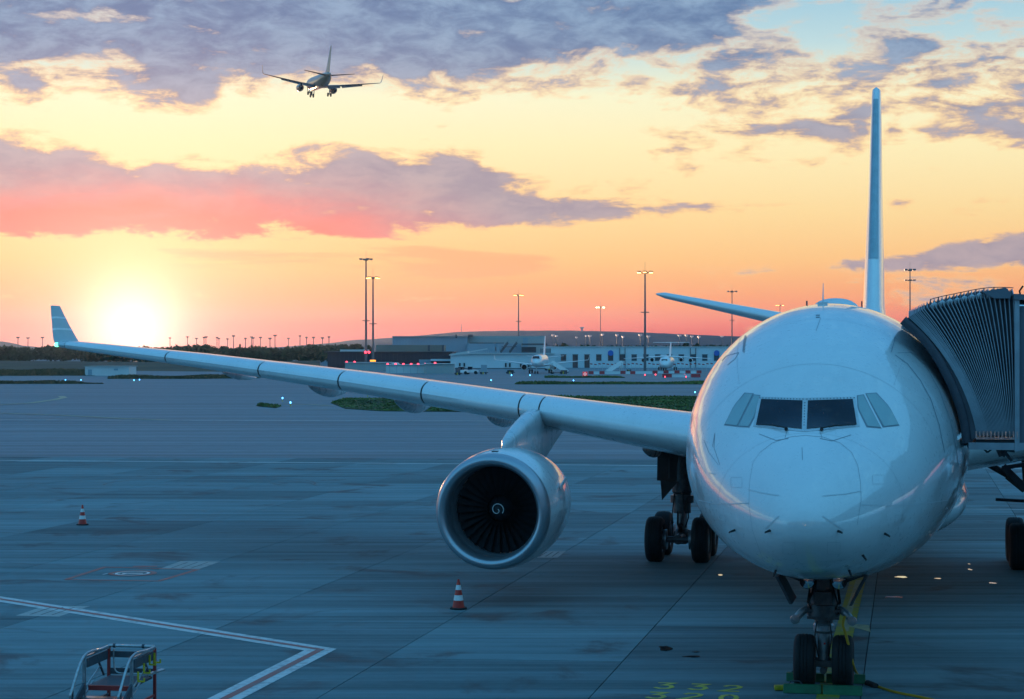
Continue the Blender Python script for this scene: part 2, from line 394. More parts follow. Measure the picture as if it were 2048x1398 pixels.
def worn(name, col, amt=0.45, scale=5.0, rough=0.6):
    """road paint, chipped through to the concrete in patches"""
    m = bpy.data.materials.new(name); m.use_nodes = True; t = m.node_tree; b = t.nodes['Principled BSDF']
    ge = t.nodes.new('ShaderNodeNewGeometry'); ob = S(t, ge.outputs['Position'])
    n = noise(t, ob, scale, 8, 0.7); n2 = noise(t, ob, 0.7, 4, 0.6)
    c = mixc(t, ((n * 0.7 + n2 * 0.3)).step(0.46, 0.62) * amt, col, (0.17, 0.18, 0.185, 1))
    t.links.new(c.s, b.inputs['Base Color']); b.inputs['Roughness'].default_value = rough
    return m
M_GROUND = ground_material(); M_SLAB = slab_material()
M_LINEW = worn('white_line_paint', (0.62, 0.62, 0.61, 1), 0.6); M_LINER = worn('red_line_paint', (0.42, 0.10, 0.08, 1), 0.6)
M_LINEY = worn('yellow_line_paint', (0.36, 0.31, 0.03, 1), 0.85, 3.0); M_LINEYP = worn('pale_yellow_line_paint', (0.40, 0.37, 0.22, 1), 0.75)
M_LINEF = worn('far_white_line_paint', (0.62, 0.62, 0.60, 1), 0.5, 0.8)
M_PATCH = worn('pale_concrete_patch', (0.40, 0.40, 0.38, 1), 0.5, 2.2, 0.7); M_JOINT = mat('joint_sealant', (0.035, 0.036, 0.038), 0.8)

g = MB(); g.add([(-9000, -300, -0.03), (9000, -300, -0.03), (9000, 14000, -0.03), (-9000, 14000, -0.03)], [(0, 1, 2, 3)])
tag(g.build('ground', M_GROUND, smooth=False), kind='structure')

# concrete slabs of the apron, one object each, laid along the aircraft's axis
LONG = Vector((0.20, 0.98)).normalized(); TRAN = Vector((1.0, -0.085)).normalized()
P0 = gnd(1220, 1350).xy; PW = 4.92; PL = 5.25
row0 = gnd(350, 1184).xy                                   # a transverse joint crosses here
den = LONG.x * TRAN.y - LONG.y * TRAN.x
def slab_pt(i, j):
    # i-th long joint, j-th transverse joint
    w = row0 + LONG * (j * PL) - P0
    return w
apron = MB(); apron.add([(-75, 10, -0.022), (75, 10, -0.022), (75, 96, -0.022), (-75, 96, -0.022)], [(0, 1, 2, 3)])
apron_o = apron.build('apron', M_JOINT, smooth=False); tag(apron_o, kind='structure')
def cross(i, j):
    a = P0 + Vector((PW * i / 0.98, 0)); b = row0 + LONG * (PL * j)
    # a + LONG*u = b + TRAN*v
    d = b - a; u = (d.x * TRAN.y - d.y * TRAN.x) / den
    return a + LONG * u
slab_pool = []
gap = 0.016
for j in range(-5, 12):
    for i in range(-14, 9):
        q4 = [cross(i, j), cross(i + 1, j), cross(i + 1, j + 1), cross(i, j + 1)]
        c = sum(q4, Vector((0, 0))) / 4
        if c.y < 20 or c.y > 120: continue
        hx = c.y * (1030 / F) + 6
        slab_pool.append((abs(c.x) < hx, i, j, q4, c))
far_slabs = MB(); slab_mesh = None
for seen, i, j, q4, c in slab_pool:
    k = [(v - c) for v in q4]; k = [v * (1 - gap / v.length) for v in k]
    if slab_mesh is None:                                   # every slab is the same parallelogram
        mb = MB(); mb.prism([tuple(v) for v in k], -0.03, 0.0); slab_mesh = mb.mesh('slab', M_SLAB, False)
    if seen: inst('slab', slab_mesh, apron_o, (c.x, c.y, random.uniform(-0.004, 0.0)))
    elif c.y < 70: far_slabs.prism([tuple(v * (1 - gap / v.length) + c) for v in [w - c for w in q4]], -0.03, -0.002)
fo = far_slabs.build('slab_field', M_SLAB, apron_o, smooth=False); fo['kind'] = 'stuff'

def ribbon(pts, w, z, name, m, label=None, cat=None, parent=None):
    P = [Vector((p[0], p[1])) for p in pts]; vs = []; fs = []
    for i, p in enumerate(P):
        d0 = (P[i] - P[i - 1]).normalized() if i else (P[1] - P[0]).normalized()
        d1 = (P[i + 1] - P[i]).normalized() if i < len(P) - 1 else d0
        n0 = Vector((-d0.y, d0.x)); n1 = Vector((-d1.y, d1.x)); nn = (n0 + n1).normalized(); nn /= max(0.3, nn.dot(n1))
        vs += [(*(p + nn * w / 2), z), (*(p - nn * w / 2), z)]
    for i in range(len(P) - 1): fs.append((2 * i, 2 * i + 1, 2 * i + 3, 2 * i + 2))
    mb = MB(); mb.add(vs, fs); o = mb.build(name, m, parent, smooth=False, fix=False)
    for p in o.data.polygons:
        if p.normal.z < 0: p.flip()
    if label: tag(o, label, cat)
    return o
def gpath(pts, z=0.004, n=1): return [gnd(*p, z).xy for p in pts]
# V-shaped stand limit line: white, red core, white
vp = [(-260, 1158), (0, 1198), (330, 1250), (641, 1299), (448, 1398), (250, 1500)]
vg = gpath(vp)
v_e = empty('stand_limit_line', (0, 0, 0)); tag(v_e, 'white and red V-shaped stand limit line painted on the apron', 'line marking')
ribbon(vg, 0.62, 0.004, 'white_band', M_LINEW, parent=v_e); ribbon(vg, 0.17, 0.008, 'red_core', M_LINER, parent=v_e)
# fuel pit marking: red rectangle, ring, small patches
pit = empty('fuel_pit_marking'); tag(pit, 'red rectangle with a painted ring around the fuel pit, left of the engine', 'pit marking')
rc = gpath([(132, 1159), (318, 1162), (395, 1139), (210, 1134), (132, 1159)])
ribbon(rc, 0.16, 0.004, 'outline', M_LINER, parent=pit)
cc = gnd(265, 1147).xy
for nm, r, w, z, m in (('ring', 0.62, 0.14, 0.008, M_LINER), ('inner_ring', 0.46, 0.08, 0.010, M_CONEW)):
    ribbon([(cc.x + r * math.cos(a * math.pi / 16), cc.y + r * math.sin(a * math.pi / 16)) for a in range(33)], w, z, nm, m, parent=pit)
ribbon([(cc.x - .3, cc.y), (cc.x + .3, cc.y)], .16, 0.008, 'pit_lettering', M_CONEW, parent=pit)
lt = gnd(206, 1149).xy
for k in range(4): ribbon([(lt.x + k * .18, lt.y - .05), (lt.x + k * .18 + .09, lt.y + .2)], .05, 0.008, 'pit_number', M_CONEW, parent=pit)
c2 = gnd(290, 1133).xy; ribbon([(c2.x - .35, c2.y), (c2.x + .35, c2.y)], .3, 0.004, 'spot', M_LINER, parent=pit)
def patch(px, label, z=0.003):
    po = [gnd(*p, z).xy for p in px]
    c = sum(po, Vector((0, 0))) / len(po)
    mb = MB(); mb.prism([tuple(v - c) for v in po], -0.01, z)
    o = mb.build('repair_patch', M_PATCH, loc=(c.x, c.y, 0), smooth=False)
    for f in (0.25, 0.5, 0.75):
        a = po[0].lerp(po[1], f); b = po[3].lerp(po[2], f); a = a.lerp(b, .12); b = a.lerp(b, .85)
        j = ribbon([a - c, b - c], .03, z + .004, 'joint', M_JOINT, parent=o)
    return tag(o, label, 'concrete patch')
patch([(318, 1138), (395, 1139), (441, 1123), (362, 1122)], 'pale concrete repair patch at the corner of the red fuel pit rectangle')
patch([(32, 1231), (118, 1233), (180, 1212), (88, 1212)], 'pale concrete repair patch crossed by the white stand limit line')
patch([(1062, 1115), (1115, 1115), (1132, 1102), (1086, 1102)], 'pale concrete patch under the engine, between it and the main wheels')
# yellow lead-in line below the aircraft with a stop bar, numbers, worn side line
NG = Vector((5.94, 37.0, 0)); AX = Vector((0.204, 0.979)).normalized()
ax2 = Vector((AX.y, -AX.x))
def pl(x, y): return (NG.x + ax2.x * x + AX.x * y, NG.y + ax2.y * x + AX.y * y)
tag(ribbon([pl(0.12, -9), pl(0.12, 0), pl(0.12, 12), pl(0.15, 60)], 0.42, 0.004, 'lead_in_line', M_LINEY), 'worn yellow lead-in line running under the nose wheels', 'line marking')
tag(ribbon([gnd(1718, 1160).xy, gnd(1700, 1215).xy, gnd(1690, 1262).xy], 0.16, 0.0045, 'side_line', M_LINEYP), 'worn pale line beside the yellow lead-in line behind the nose wheels', 'line marking')
mb = MB(); po = [gnd(*p, 0.005).xy for p in ((1688, 1247), (1738, 1250), (1741, 1264), (1722, 1258), (1692, 1253))]
mb.prism([tuple(v) for v in po], 0.0, 0.005)
tag(mb.build('stop_mark', M_LINEYP, smooth=False), 'pale worn wedge mark on the apron right of the nose gear', 'pit marking')
M_DIG = worn('yellow_number_paint', (0.62, 0.52, 0.05, 1), 0.45, 6.0)
def digits(txt, px, label):
    strokes = {'3': [(0, 1), (.85, 1), (.38, .6), (.75, .55), (.9, .3), (.7, .03), (.3, 0), (0, .16)],
               '2': [(.05, .8), (.25, .98), (.65, 1), (.9, .82), (.85, .6), (0, 0), (.95, 0)],
               '0': [(.45, 1), (.15, .85), (.05, .5), (.15, .15), (.45, 0), (.75, .15), (.88, .5), (.75, .85), (.45, 1)]}
    e = empty('stand_number'); tag(e, label, 'number marking')
    for ch, (x, y) in zip(txt, px):
        o = gnd(x, y).xy
        ribbon([tuple(o + ax2 * (a * 0.36) + AX * (b * 0.62)) for a, b in strokes[ch]], 0.095, 0.004, 'digit', M_DIG, parent=e)
digits('332', [(1308, 1376.5), (1376, 1379), (1442, 1382)], 'yellow number 332 painted left of the nose wheels')
digits('320', [(1291, 1396), (1361, 1398), (1436, 1401)], 'yellow number below the 332, cut by the picture edge')
# far painted lines
for k, (pts, w, m, lb) in enumerate([
    ([(-200, 919), (660, 925.5), (1320, 931), (2200, 938)], 0.34, M_LINEF, 'thin white line across the whole apron at engine height'),
    ([(-200, 839), (400, 840.5), (1050, 842)], 0.62, M_LINEF, 'thin white line across the taxiway just beyond the engine'),
    ([(0, 826), (120, 830), (250, 837), (340, 840)], 0.7, M_LINEYP, 'pale curved taxi line merging at the left edge'),
    ([(-60, 812), (60, 806), (110, 799), (128, 795), (122, 792)], 0.9, M_LINEYP, 'pale hooked taxi line at the far left of the taxiway'),
    ([(1400, 1013), (2048, 1019), (2300, 1021)], 0.16, M_LINEF, 'thin white line right of the fuselage under the jet bridge'),
    ([(0, 1018), (300, 1019), (720, 1022)], 0.05, M_LINEF, 'faint thin line behind the far traffic cone'),
    ([(545, 808), (620, 809), (662, 811)], 0.9, M_LINEYP, 'pale yellow line beside the small grass tuft'),
    ([(610, 818), (700, 819)], 0.5, M_LINEYP, 'short pale line left of the near grass verge'),
    ([(1150, 753), (1260, 749), (1420, 745)], 0.8, M_LINEYP, 'yellowish edge line in front of the red barriers')]):
    tag(ribbon(gpath(pts, 0.006 if pts[0][1] < 900 else 0.004), w, 0.004, 'taxi_line' if k else 'apron_line', m), lb, 'line marking')
# tyre scuff arcs, wet patches
M_SCUFF = mat('tyre_scuff', (0.07, 0.072, 0.075), 0.6, var=0.3, vscale=1.0)
for (x, y, r, a0, a1) in ((330, 975, 7.0, 10, 165), (420, 968, 5.0, 0, 190)):
    c = gnd(x, y).xy
    tag(ribbon([(c.x + r * math.cos(R(a0 + (a1 - a0) * k / 24)), c.y + r * math.sin(R(a0 + (a1 - a0) * k / 24))) for k in range(25)], 0.10, 0.0045, 'tyre_mark', M_SCUFF),
        ('wide' if r > 6 else 'tight') + ' dark curved tyre mark left of the engine', 'tyre mark')
M_WATER = mat('puddle_water', (0.03, 0.035, 0.04), 0.03, spec=0.6, coat=1.0)
for (x, y, rx, ry, lb) in ((1330, 1297, .22, .20, 'largest puddle lying left of the nose wheels'), (1385, 1313, .30, .05, 'thin puddle just right of the largest puddle'),
        (1392, 1304, .12, .03, 'tiny puddle above the thin puddle'), (1440, 1150, .14, .07, 'small wet spot below the main wheels'),
        (1803, 1154, .28, .09, 'widest of the bright wet spots right of the nose gear'), (1876, 1157, .16, .05, 'thin wet spot in the middle of the row right of the nose gear'),
        (1940, 1139, .09, .08, 'wet spot nearest the right main wheels'), (1938, 1128, .06, .05, 'topmost tiny wet spot right of the nose'),
        (1985, 1166, .16, .07, 'rightmost wet spot near the picture edge'), (1785, 1194, .38, .05, 'long thin wet streak right of the nose gear')):
    c = gnd(x, y).xy; mb = MB(); n = 22; ph = random.uniform(0, 6)
    po = [((.6 * rx * (1 + .22 * math.sin(3 * a + ph) + .12 * math.sin(5 * a + 2 * ph))) * math.cos(a), (ry * 2.0 * (1 + .2 * math.sin(2 * a + ph) + .1 * math.sin(7 * a))) * math.sin(a)) for a in [2 * math.pi * k / n for k in range(n)]]
    mb.prism(po, -0.002, 0.003)
    tag(mb.build('puddle', M_WATER, loc=(c.x, c.y, 0), smooth=False), lb, 'puddle')

# grass verges: one mass of blades each
M_SOIL = mat('verge_soil', (0.055, 0.062, 0.026), 0.95, var=0.4, vscale=0.12)
M_GRASS = mat('grass_blades', (0.085, 0.125, 0.028), 0.85, var=0.5, vscale=0.10)
M_GRASSD = mat('dry_grass_blades', (0.10, 0.075, 0.035), 0.85, var=0.3, vscale=0.25)
def verge(px, n, h, m, seed, bw=0.35):
    rnd = random.Random(seed); po = [gnd(*p).xy for p in px]
    mb = MB(); mb.prism([tuple(v) for v in po], -0.02, 0.05)
    x0 = min(v.x for v in po); x1 = max(v.x for v in po); y0 = min(v.y for v in po); y1 = max(v.y for v in po)
    def inside(x, y):
        c = False
        for a, b in zip(po, po[1:] + po[:1]):
            if (a.y > y) != (b.y > y) and x < (b.x - a.x) * (y - a.y) / (b.y - a.y) + a.x: c = not c
        return c
    o = mb.build('verge', M_SOIL, smooth=False); tag(o, kind='structure')
    gb = MB(); k = 0; tries = 0
    while k < n and tries < n * 6:
        tries += 1; x = rnd.uniform(x0, x1); y = rnd.uniform(y0, y1)
        if not inside(x, y): continue
        k += 1; a = rnd.uniform(0, math.pi); w = bw * rnd.uniform(.5, 1.3); hh = h * rnd.uniform(.35, 1.25) * (0.75 + 0.5 * math.sin(x * .3) * math.sin(x * .11 + 1))
        cx, sx = math.cos(a) * w, math.sin(a) * w; lx, ly = rnd.uniform(-.25, .25), rnd.uniform(-.25, .25)
        gb.add([(x - cx, y - sx, 0.03), (x + cx, y + sx, 0.03), (x + lx, y + ly, max(.08, hh))], [(0, 1, 2)])
    tag(gb.build('grass', m, smooth=False, fix=False), 'rough grass growing on the verge', 'grass', kind='stuff')
verge([(662, 806), (690, 797), (960, 794), (1420, 793), (1700, 793), (1700, 822), (1390, 822), (1000, 824), (760, 822), (690, 817)], 30000, 0.27, M_GRASS, 1, .22)
verge([(1030, 768.5), (1040, 765), (1700, 764), (1700, 768.5)], 9000, 0.30, M_GRASS, 2)
verge([(1090, 755.5), (1100, 753.5), (1240, 753.5), (1250, 755.5)], 2200, 0.4, M_GRASS, 3)
verge([(-120, 767.5), (-120, 764), (150, 764), (208, 767.5)], 3500, 0.40, M_GRASSD, 4)
verge([(215, 757.5), (240, 753), (500, 751), (520, 756), (400, 757.5)], 5000, 0.5, M_GRASSD, 5)
verge([(514, 812), (520, 808), (560, 813), (552, 816)], 500, 0.22, M_GRASS, 6, .2)
verge([(-150, 752), (-150, 741), (190, 741), (190, 751)], 9000, 0.7, M_GRASSD, 7)

# ------------------------------------------------------------------ aircraft building blocks
def fus_rings(tab, z0, ys, n=72):
    """tab rows: station, top, bottom, half width, height of the widest point (all relative to z0)"""
    rings = []
    for s in ys:
        T, B, Wd, Mz = (interp(tab, s, k) for k in (1, 2, 3, 4))
        rings.append([(Wd * math.cos(a), s, z0 + Mz + (T - Mz if math.sin(a) > 0 else Mz - B) * math.sin(a)) for a in [2 * math.pi * k / n for k in range(n)]])
    return rings
def foil(nn=70, camber=0.015):
    """upper from trailing to leading edge, then lower; unit chord, unit thickness"""
    up, lo = [], []
    for k in range(nn + 1):
        x = 0.5 * (1 - math.cos(math.pi * k / nn))
        yt = 5 * (.2969 * math.sqrt(x) - .126 * x - .3516 * x * x + .2843 * x ** 3 - .1036 * x ** 4)
        up.append((x, yt)); lo.append((x, -yt * 0.9))
    return up, lo
UP, LO = foil()
def section(st, f0=0.0, f1=1.0, grow=0.0, l1=None):
    """closed airfoil ring for a station dict x,y,z,c,t,tw (twist, leading edge up +), cut between chord fractions"""
    l1 = f1 if l1 is None else l1
    def prof(tab, xq):
        for (xa, ya), (xb, yb) in zip(tab, tab[1:]):
            if xa <= xq <= xb: return ya + (yb - ya) * (xq - xa) / max(1e-9, xb - xa)
        return 0.0
    m = 20; pts = []
    for k in range(m):
        u = f0 + (f1 - f0) * (1 - k / (m - 1)) ** 1.8; pts.append((u, prof(UP, u) * st['t'] + grow / st['c']))
    for k in range(1, m):
        u = f0 + (l1 - f0) * (k / (m - 1)) ** 1.8; pts.append((u, prof(LO, u) * st['t'] - grow / st['c']))
    ca, sa = math.cos(st['tw']), math.sin(st['tw']); out = []
    for u, w in pts:
        u2 = u - (grow / st['c'] if u == f0 and f0 == 0 else 0)
        a = u2 * st['c']; b = w * st['c']
        y = a * ca + b * sa; z = -a * sa + b * ca
        vx, vz = st.get('n', (0.0, 1.0))                     # direction of thickness: flat wing or upright fin
        out.append((st['x'] + vx * z, st['y'] + y, st['z'] + vz * z))
    return out
def lerp_st(stations, x):
    for a, b in zip(stations, stations[1:]):
        if min(a['x'], b['x']) <= x <= max(a['x'], b['x']):
            f = (x - a['x']) / (b['x'] - a['x'])
            return {k: (a[k] + (b[k] - a[k]) * f) for k in ('x', 'y', 'z', 'c', 't', 'tw')}
    return dict(stations[-1])
def st(x, y, z, c, t, tw=0.0, n=None):
    d = dict(x=x, y=y, z=z, c=c, t=t, tw=R(tw))
    if n: d['n'] = n
    return d
def tyre_mesh(r, w, name='tyre'):
    h = w / 2
    prof = [(r * .52, -h * .62), (r * .60, -h * .86), (r * .75, -h), (r * .88, -h * .93), (r * .965, -h * .74), (r * .99, -h * .52), (r * .992, -h * .36), (r * .972, -h * .34), (r * .972, -h * .28), (r * .998, -h * .26)]
    prof += [(r, -h * .05), (r * .976, -h * .04), (r * .976, h * .04), (r, h * .05)] + [(a, -b) for a, b in reversed(prof)]
    return MB().lathe(prof, 40, 'x', closed=True).mesh(name, M_TYRE, ang=50)
def rim_mesh(r, w):
    h = w / 2
    return MB().lathe([(0.02, -h * .25), (r * .16, -h * .35), (r * .22, -h * .62), (r * .30, -h * .40), (r * .48, -h * .45), (r * .56, -h * .80), (r * .56, h * .80), (r * .48, h * .45), (r * .30, h * .40), (r * .22, h * .62), (r * .16, h * .35), (r * .02, h * .25)], 28, 'x').mesh('rim', M_GEARL, ang=30)
def wheel(parent, me_t, me_r, x, y, z):
    tt = inst('tyre', me_t, parent, (x, y, z)); inst('rim', me_r, tt); return tt

# ------------------------------------------------------------------ the wide-body airliner at the stand
Z0 = 4.56; S0 = 6.67
jet = empty('parked_airliner', NG, -math.atan2(AX.x, AX.y))
tag(jet, 'large white twin-engine airliner parked nose-on at the jet bridge', 'airliner')
JM = Matrix.Translation(NG) @ Matrix.Rotation(-math.atan2(AX.x, AX.y), 4, 'Z'); JI = JM.inverted()
NOSE = [(0, -0.90, -0.90, 0.0, -0.90), (0.04, -0.71, -1.07, 0.20, -.90), (0.15, -0.53, -1.22, 0.40, -.90), (0.5, -0.17, -1.48, 0.78, -.87), (1.0, 0.16, -1.70, 1.13, -.80),
        (1.6, 0.44, -1.86, 1.45, -.70), (2.2, 0.68, -1.97, 1.70, -.58), (2.8, 1.08, -2.05, 1.92, -.45), (3.4, 1.50, -2.12, 2.10, -.33), (4.2, 1.92, -2.21, 2.29, -.2),
        (5.2, 2.27, -2.33, 2.46, -.1), (6.5, 2.56, -2.50, 2.60, -.03), (8.0, 2.74, -2.67, 2.71, 0), (9.6, 2.82, -2.78, 2.79, 0), (12, 2.82, -2.82, 2.82, 0), (38, 2.82, -2.82, 2.82, 0),
        (42, 2.82, -2.35, 2.68, .12), (47, 2.72, -1.15, 2.15, .7), (52, 2.45, .15, 1.40, 1.2), (56, 2.1, 1.05, .72, 1.55), (58.2, 1.82, 1.42, .25, 1.6)]
ys = [0.012, 0.04, 0.09, 0.15, 0.25, 0.38, 0.52, 0.7] + [0.9 + 0.2 * k for k in range(36)] + [8.5, 9.2, 10, 12, 16, 22, 30, 36, 38, 39, 40, 41, 42, 43.5, 45, 47, 49, 50.5, 52, 54, 55, 56, 57.2, 58.0, 58.2]
fm = MB(); rings = fus_rings(NOSE, Z0, ys, 112)
rings = [[(x, y - S0, z) for x, y, z in r] for r in rings]
fm.loft(rings); fus = fm.build('fuselage', M_PAINT, jet, ang=60)
BV = BVHTree.FromPolygons([JM @ Vector(v) for v in fm.v], fm.f)
def surf(px, py, off=0.0):
    """where the line of sight through a photo pixel meets the fuselage skin, in the aircraft's own frame"""
    o = Vector((0, 0, CH)); d = ray(px, py).normalized()
    h, nrm, *_ = BV.ray_cast(o, d)
    if h is None:
        h, nrm, *_ = BV.find_nearest(o + d * 38)
    if nrm.dot(d) > 0: nrm = -nrm
    return JI @ (h + nrm * off)
def drape_strip(pts, w, name, m, off=0.004, parent=None, sub=10):
    """a seam line lying on the skin through photo pixels; w in metres"""
    P = []
    for (a, b) in zip(pts, pts[1:]):
        for k in range(sub): P.append((a[0] + (b[0] - a[0]) * k / sub, a[1] + (b[1] - a[1]) * k / sub))
    P.append(pts[-1]); vs = []; fs = []; hw = w * 116 / 2
    for i, pt in enumerate(P):
        a = P[max(0, i - 1)]; b = P[min(len(P) - 1, i + 1)]; dx, dy = b[0] - a[0], b[1] - a[1]; L = math.hypot(dx, dy) or 1
        nx, ny = -dy / L * hw, dx / L * hw
        vs += [surf(pt[0] + nx, pt[1] + ny, off), surf(pt[0] - nx, pt[1] - ny, off)]
    for i in range(len(P) - 1): fs.append((2 * i, 2 * i + 1, 2 * i + 3, 2 * i + 2))
    return MB().add(vs, fs).build(name, m, parent or fus)
def drape_patch(left, right, name, m, off=0.008, n=7, parent=None, rim=True):
    def along(poly, u):
        k = u * (len(poly) - 1); i = min(int(k), len(poly) - 2); f = k - i
        return (poly[i][0] + (poly[i + 1][0] - poly[i][0]) * f, poly[i][1] + (poly[i + 1][1] - poly[i][1]) * f)
    vs = []; fs = []; N = n + 1
    for i in range(N):
        a = along(left, i / n); b = along(right, i / n)
        for j in range(N):
            u = j / n; vs.append(surf(a[0] + (b[0] - a[0]) * u, a[1] + (b[1] - a[1]) * u, off))
    for i in range(n):
        for j in range(n): fs.append((i * N + j, i * N + j + 1, (i + 1) * N + j + 1, (i + 1) * N + j))
    if rim:
        edge = [j for j in range(N)] + [i * N + n for i in range(1, N)] + [n * N + j for j in range(n - 1, -1, -1)] + [i * N for i in range(n - 1, 0, -1)]
        k = len(vs); c = sum(vs, Vector()) / len(vs)
        inward = (Vector((0, 8, Z0)) - c).normalized() * (off + 0.03)
        vs += [vs[e] + inward for e in edge]; ne = len(edge)
        for i in range(ne): fs.append((edge[i], edge[(i + 1) % ne], k + (i + 1) % ne, k + i))
    return MB().add(vs, fs).build(name, m, parent or fus, ang=25)
# windscreen, frames, side windows
wl = ([(1523, 799), (1513, 849)], [(1605, 802), (1603.5, 858.5)]); wr = ([(1616, 802), (1613.5, 858.5)], [(1705, 799), (1713, 849.5)])
fr = drape_patch([(1517, 793.5), (1506.5, 853.5)], [(1610.5, 796), (1608.5, 864)], 'windscreen_frame', M_WINGGREY, 0.006)
fr2 = drape_patch([(1610.6, 796), (1608.6, 864)], [(1710.5, 793.5), (1719.5, 853.5)], 'windscreen_frame', M_WINGGREY, 0.006)
drape_patch(*wl, 'windscreen_pane', M_GLASS, 0.016, parent=fr); drape_patch(*wr, 'windscreen_pane', M_GLASS, 0.016, parent=fr2)
for (side, prs) in (('l', [([(1491, 787.5), (1470, 811), (1450, 848.5)], [(1505.5, 789), (1490, 820), (1474.5, 851.5)]), ([(1508.5, 791), (1494, 820), (1477.5, 852)], [(1519, 792.5), (1509, 832), (1497, 853)])]),
                    ('r', [([(1715.5, 793), (1717, 818), (1735, 852.5)], [(1725.5, 791), (1741, 820), (1761, 855)]), ([(1732.5, 789), (1749, 820), (1767.5, 853)], [(1751, 787.5), (1776.5, 813), (1797, 849.5)])])):
    for a, b in prs:
        def grow(L, dx): return [(x + dx, y + (-2.2 if i == 0 else (2.2 if i == len(L) - 1 else 0))) for i, (x, y) in enumerate(L)]
        f_ = drape_patch(grow(a, -2), grow(b, 2), 'side_window_frame', M_SEAM, 0.004)
        drape_patch(a, b, 'side_window_pane', M_SHADE, 0.010, parent=f_)
# bolts round the windscreen
bolt = MB().lathe([(0.011, -0.01), (0.011, 0.006), (0.004, 0.009)], 8, 'y').mesh('bolt', M_SEAM)
for k in range(15):
    for (x0, y0, x1, y1) in ((1520, 796.2, 1606, 798.8), (1614, 798.8, 1708, 796.2)): 
        p_ = surf(x0 + (x1 - x0) * k / 14, y0 + (y1 - y0) * k / 14, 0.008); inst('bolt', bolt, fr if x0 < 1610 else fr2, p_)
for k in range(9): inst('bolt', bolt, fr, surf(1609.8 - k * .2, 806 + k * 5.6, 0.008))
# wipers
for (a, b, c_) in (((1573, 861), (1545, 853.5), (1514, 851.5)), ((1643, 861.5), (1672, 854.5), (1711, 851.5))):
    w = MB(); w.tube([surf(*a, 0.01), surf(*a, 0.05), surf(*b, 0.045)], 0.014, 6); w.tube([surf(b[0] * .5 + a[0] * .5, b[1] * .5 + a[1] * .5, .035), surf(*b, 0.035), surf(*c_, 0.03)], 0.010, 6)
    w.lathe([(0.03, -0.03), (0.03, 0.03)], 10, 'y', tuple(surf(*a, 0.03))); w.build('wiper', M_DARK, fus)
# seams: radome ring, nose panels, door outlines
drape_strip([(1520, 905), (1545, 886), (1580, 874), (1610, 871), (1645, 874), (1680, 886), (1703, 905), (1715, 930), (1721, 965), (1722, 1000), (1714, 1050)], 0.0045, 'radome_seam', M_SEAM, sub=6)
drape_strip([(1520, 905), (1506, 925), (1499, 965), (1498, 1010), (1505, 1060), (1530, 1130)], 0.003, 'radome_seam', M_SEAM, sub=6)
drape_strip([(1425, 894), (1430, 865), (1428, 895), (1440, 930)], 0.006, 'panel_seam', M_SEAM)
for pts in ([(1518, 868), (1552, 881), (1577, 877)], [(1702, 870), (1664, 882), (1640, 877)], [(1604, 895), (1605, 920)]): drape_strip(pts, 0.009, 'panel_seam', M_SEAM)
drape_strip([(1570, 876), (1574, 862)], 0.007, 'panel_seam', M_SEAM); drape_strip([(1644, 876), (1640, 864)], 0.007, 'panel_seam', M_SEAM)
for pts, w in (([(1497, 979), (1525, 986), (1558, 991)], .016), ([(1722, 982), (1690, 988), (1645, 992)], .016), ([(1398, 1000), (1425, 1006), (1460, 1008), (1498, 1006)], .018),
               ([(1722, 1009), (1775, 1011), (1830, 1009), (1895, 1000)], .012), ([(1558, 1032), (1531, 1057)], .02), ([(1645, 1032), (1687, 1060)], .02), ([(1418, 946), (1432, 948)], .014)):
    drape_strip(pts, w, 'lightning_strip', M_SEAML, 0.008)
drape_strip([(1790, 710), (1815, 728), (1840, 760), (1862, 800), (1878, 850), (1889, 905)], 0.012, 'door_seam', M_SEAM, sub=8)
drape_strip([(1795, 706), (1822, 705), (1850, 730), (1878, 780), (1900, 840), (1913, 900), (1917, 935)], 0.008, 'door_seam', M_SEAM, sub=8)
drape_strip([(1444, 722), (1452, 712), (1478, 705), (1470, 718), (1455, 730)], 0.008, 'hatch_seam', M_SEAM)
drape_strip([(1487, 705), (1489, 685), (1492, 672)], 0.022, 'static_strake', M_SEAM, 0.02)
drape_strip([(1782, 705), (1786, 690), (1790, 674)], 0.014, 'static_strake', M_SEAM, 0.015)
drape_strip([(1437, 930), (1418, 905), (1408, 880)], 0.006, 'panel_seam', M_SEAM)
drape_strip([(1632, 662), (1637, 648), (1641, 636)], 0.008, 'panel_seam', M_SEAM)
for py in (630.5, 634.5): drape_patch([(1632, py - 1), (1631.5, py + 1)], [(1640, py - 1), (1639.5, py + 1)], 'placard', M_SEAM, 0.005, 2)
for (x, y) in ((1470, 1060), (1540, 1061), (1676, 1062), (1769, 1067), (1725, 1110), (1552, 1140), (1698, 1140)):       # pitot and angle-of-attack probes
    a = surf(x, y); b = surf(x, y, .10); w = MB(); w.tube([a, b, b + Vector((0, -.12, .0))], [.022, .016, .008], 6); w.build('probe', M_DARK, fus)
# skin joints: frames round the nose and lap joints running aft
for s_ in (1.75, 3.62, 5.9, 7.9):
    rg = fus_rings(NOSE, Z0, [s_, s_ + .006], 112)
    MB().loft([[(x * 1.0012, y - S0, Z0 + (z - Z0) * 1.0012) for x, y, z in r] for r in rg], True, False).build('skin_joint', M_SKIN, fus, ang=60)
for a_ in (18, 52, 128, 162, 205, 238, 302, 335):
    rows = []
    for d_ in (-.0022, .0022):
        rows.append([((1.0012) * interp(NOSE, s_, 3) * math.cos(R(a_) + d_ / 2), s_ - S0, Z0 + 1.0012 * (interp(NOSE, s_, 4) + ((interp(NOSE, s_, 1) - interp(NOSE, s_, 4)) if a_ < 180 else (interp(NOSE, s_, 4) - interp(NOSE, s_, 2))) * math.sin(R(a_) + d_ / 2))) for s_ in [3.7 + .3 * k for k in range(30)]])
    MB().loft(rows, False, False).build('lap_joint', M_SKIN, fus, ang=60)
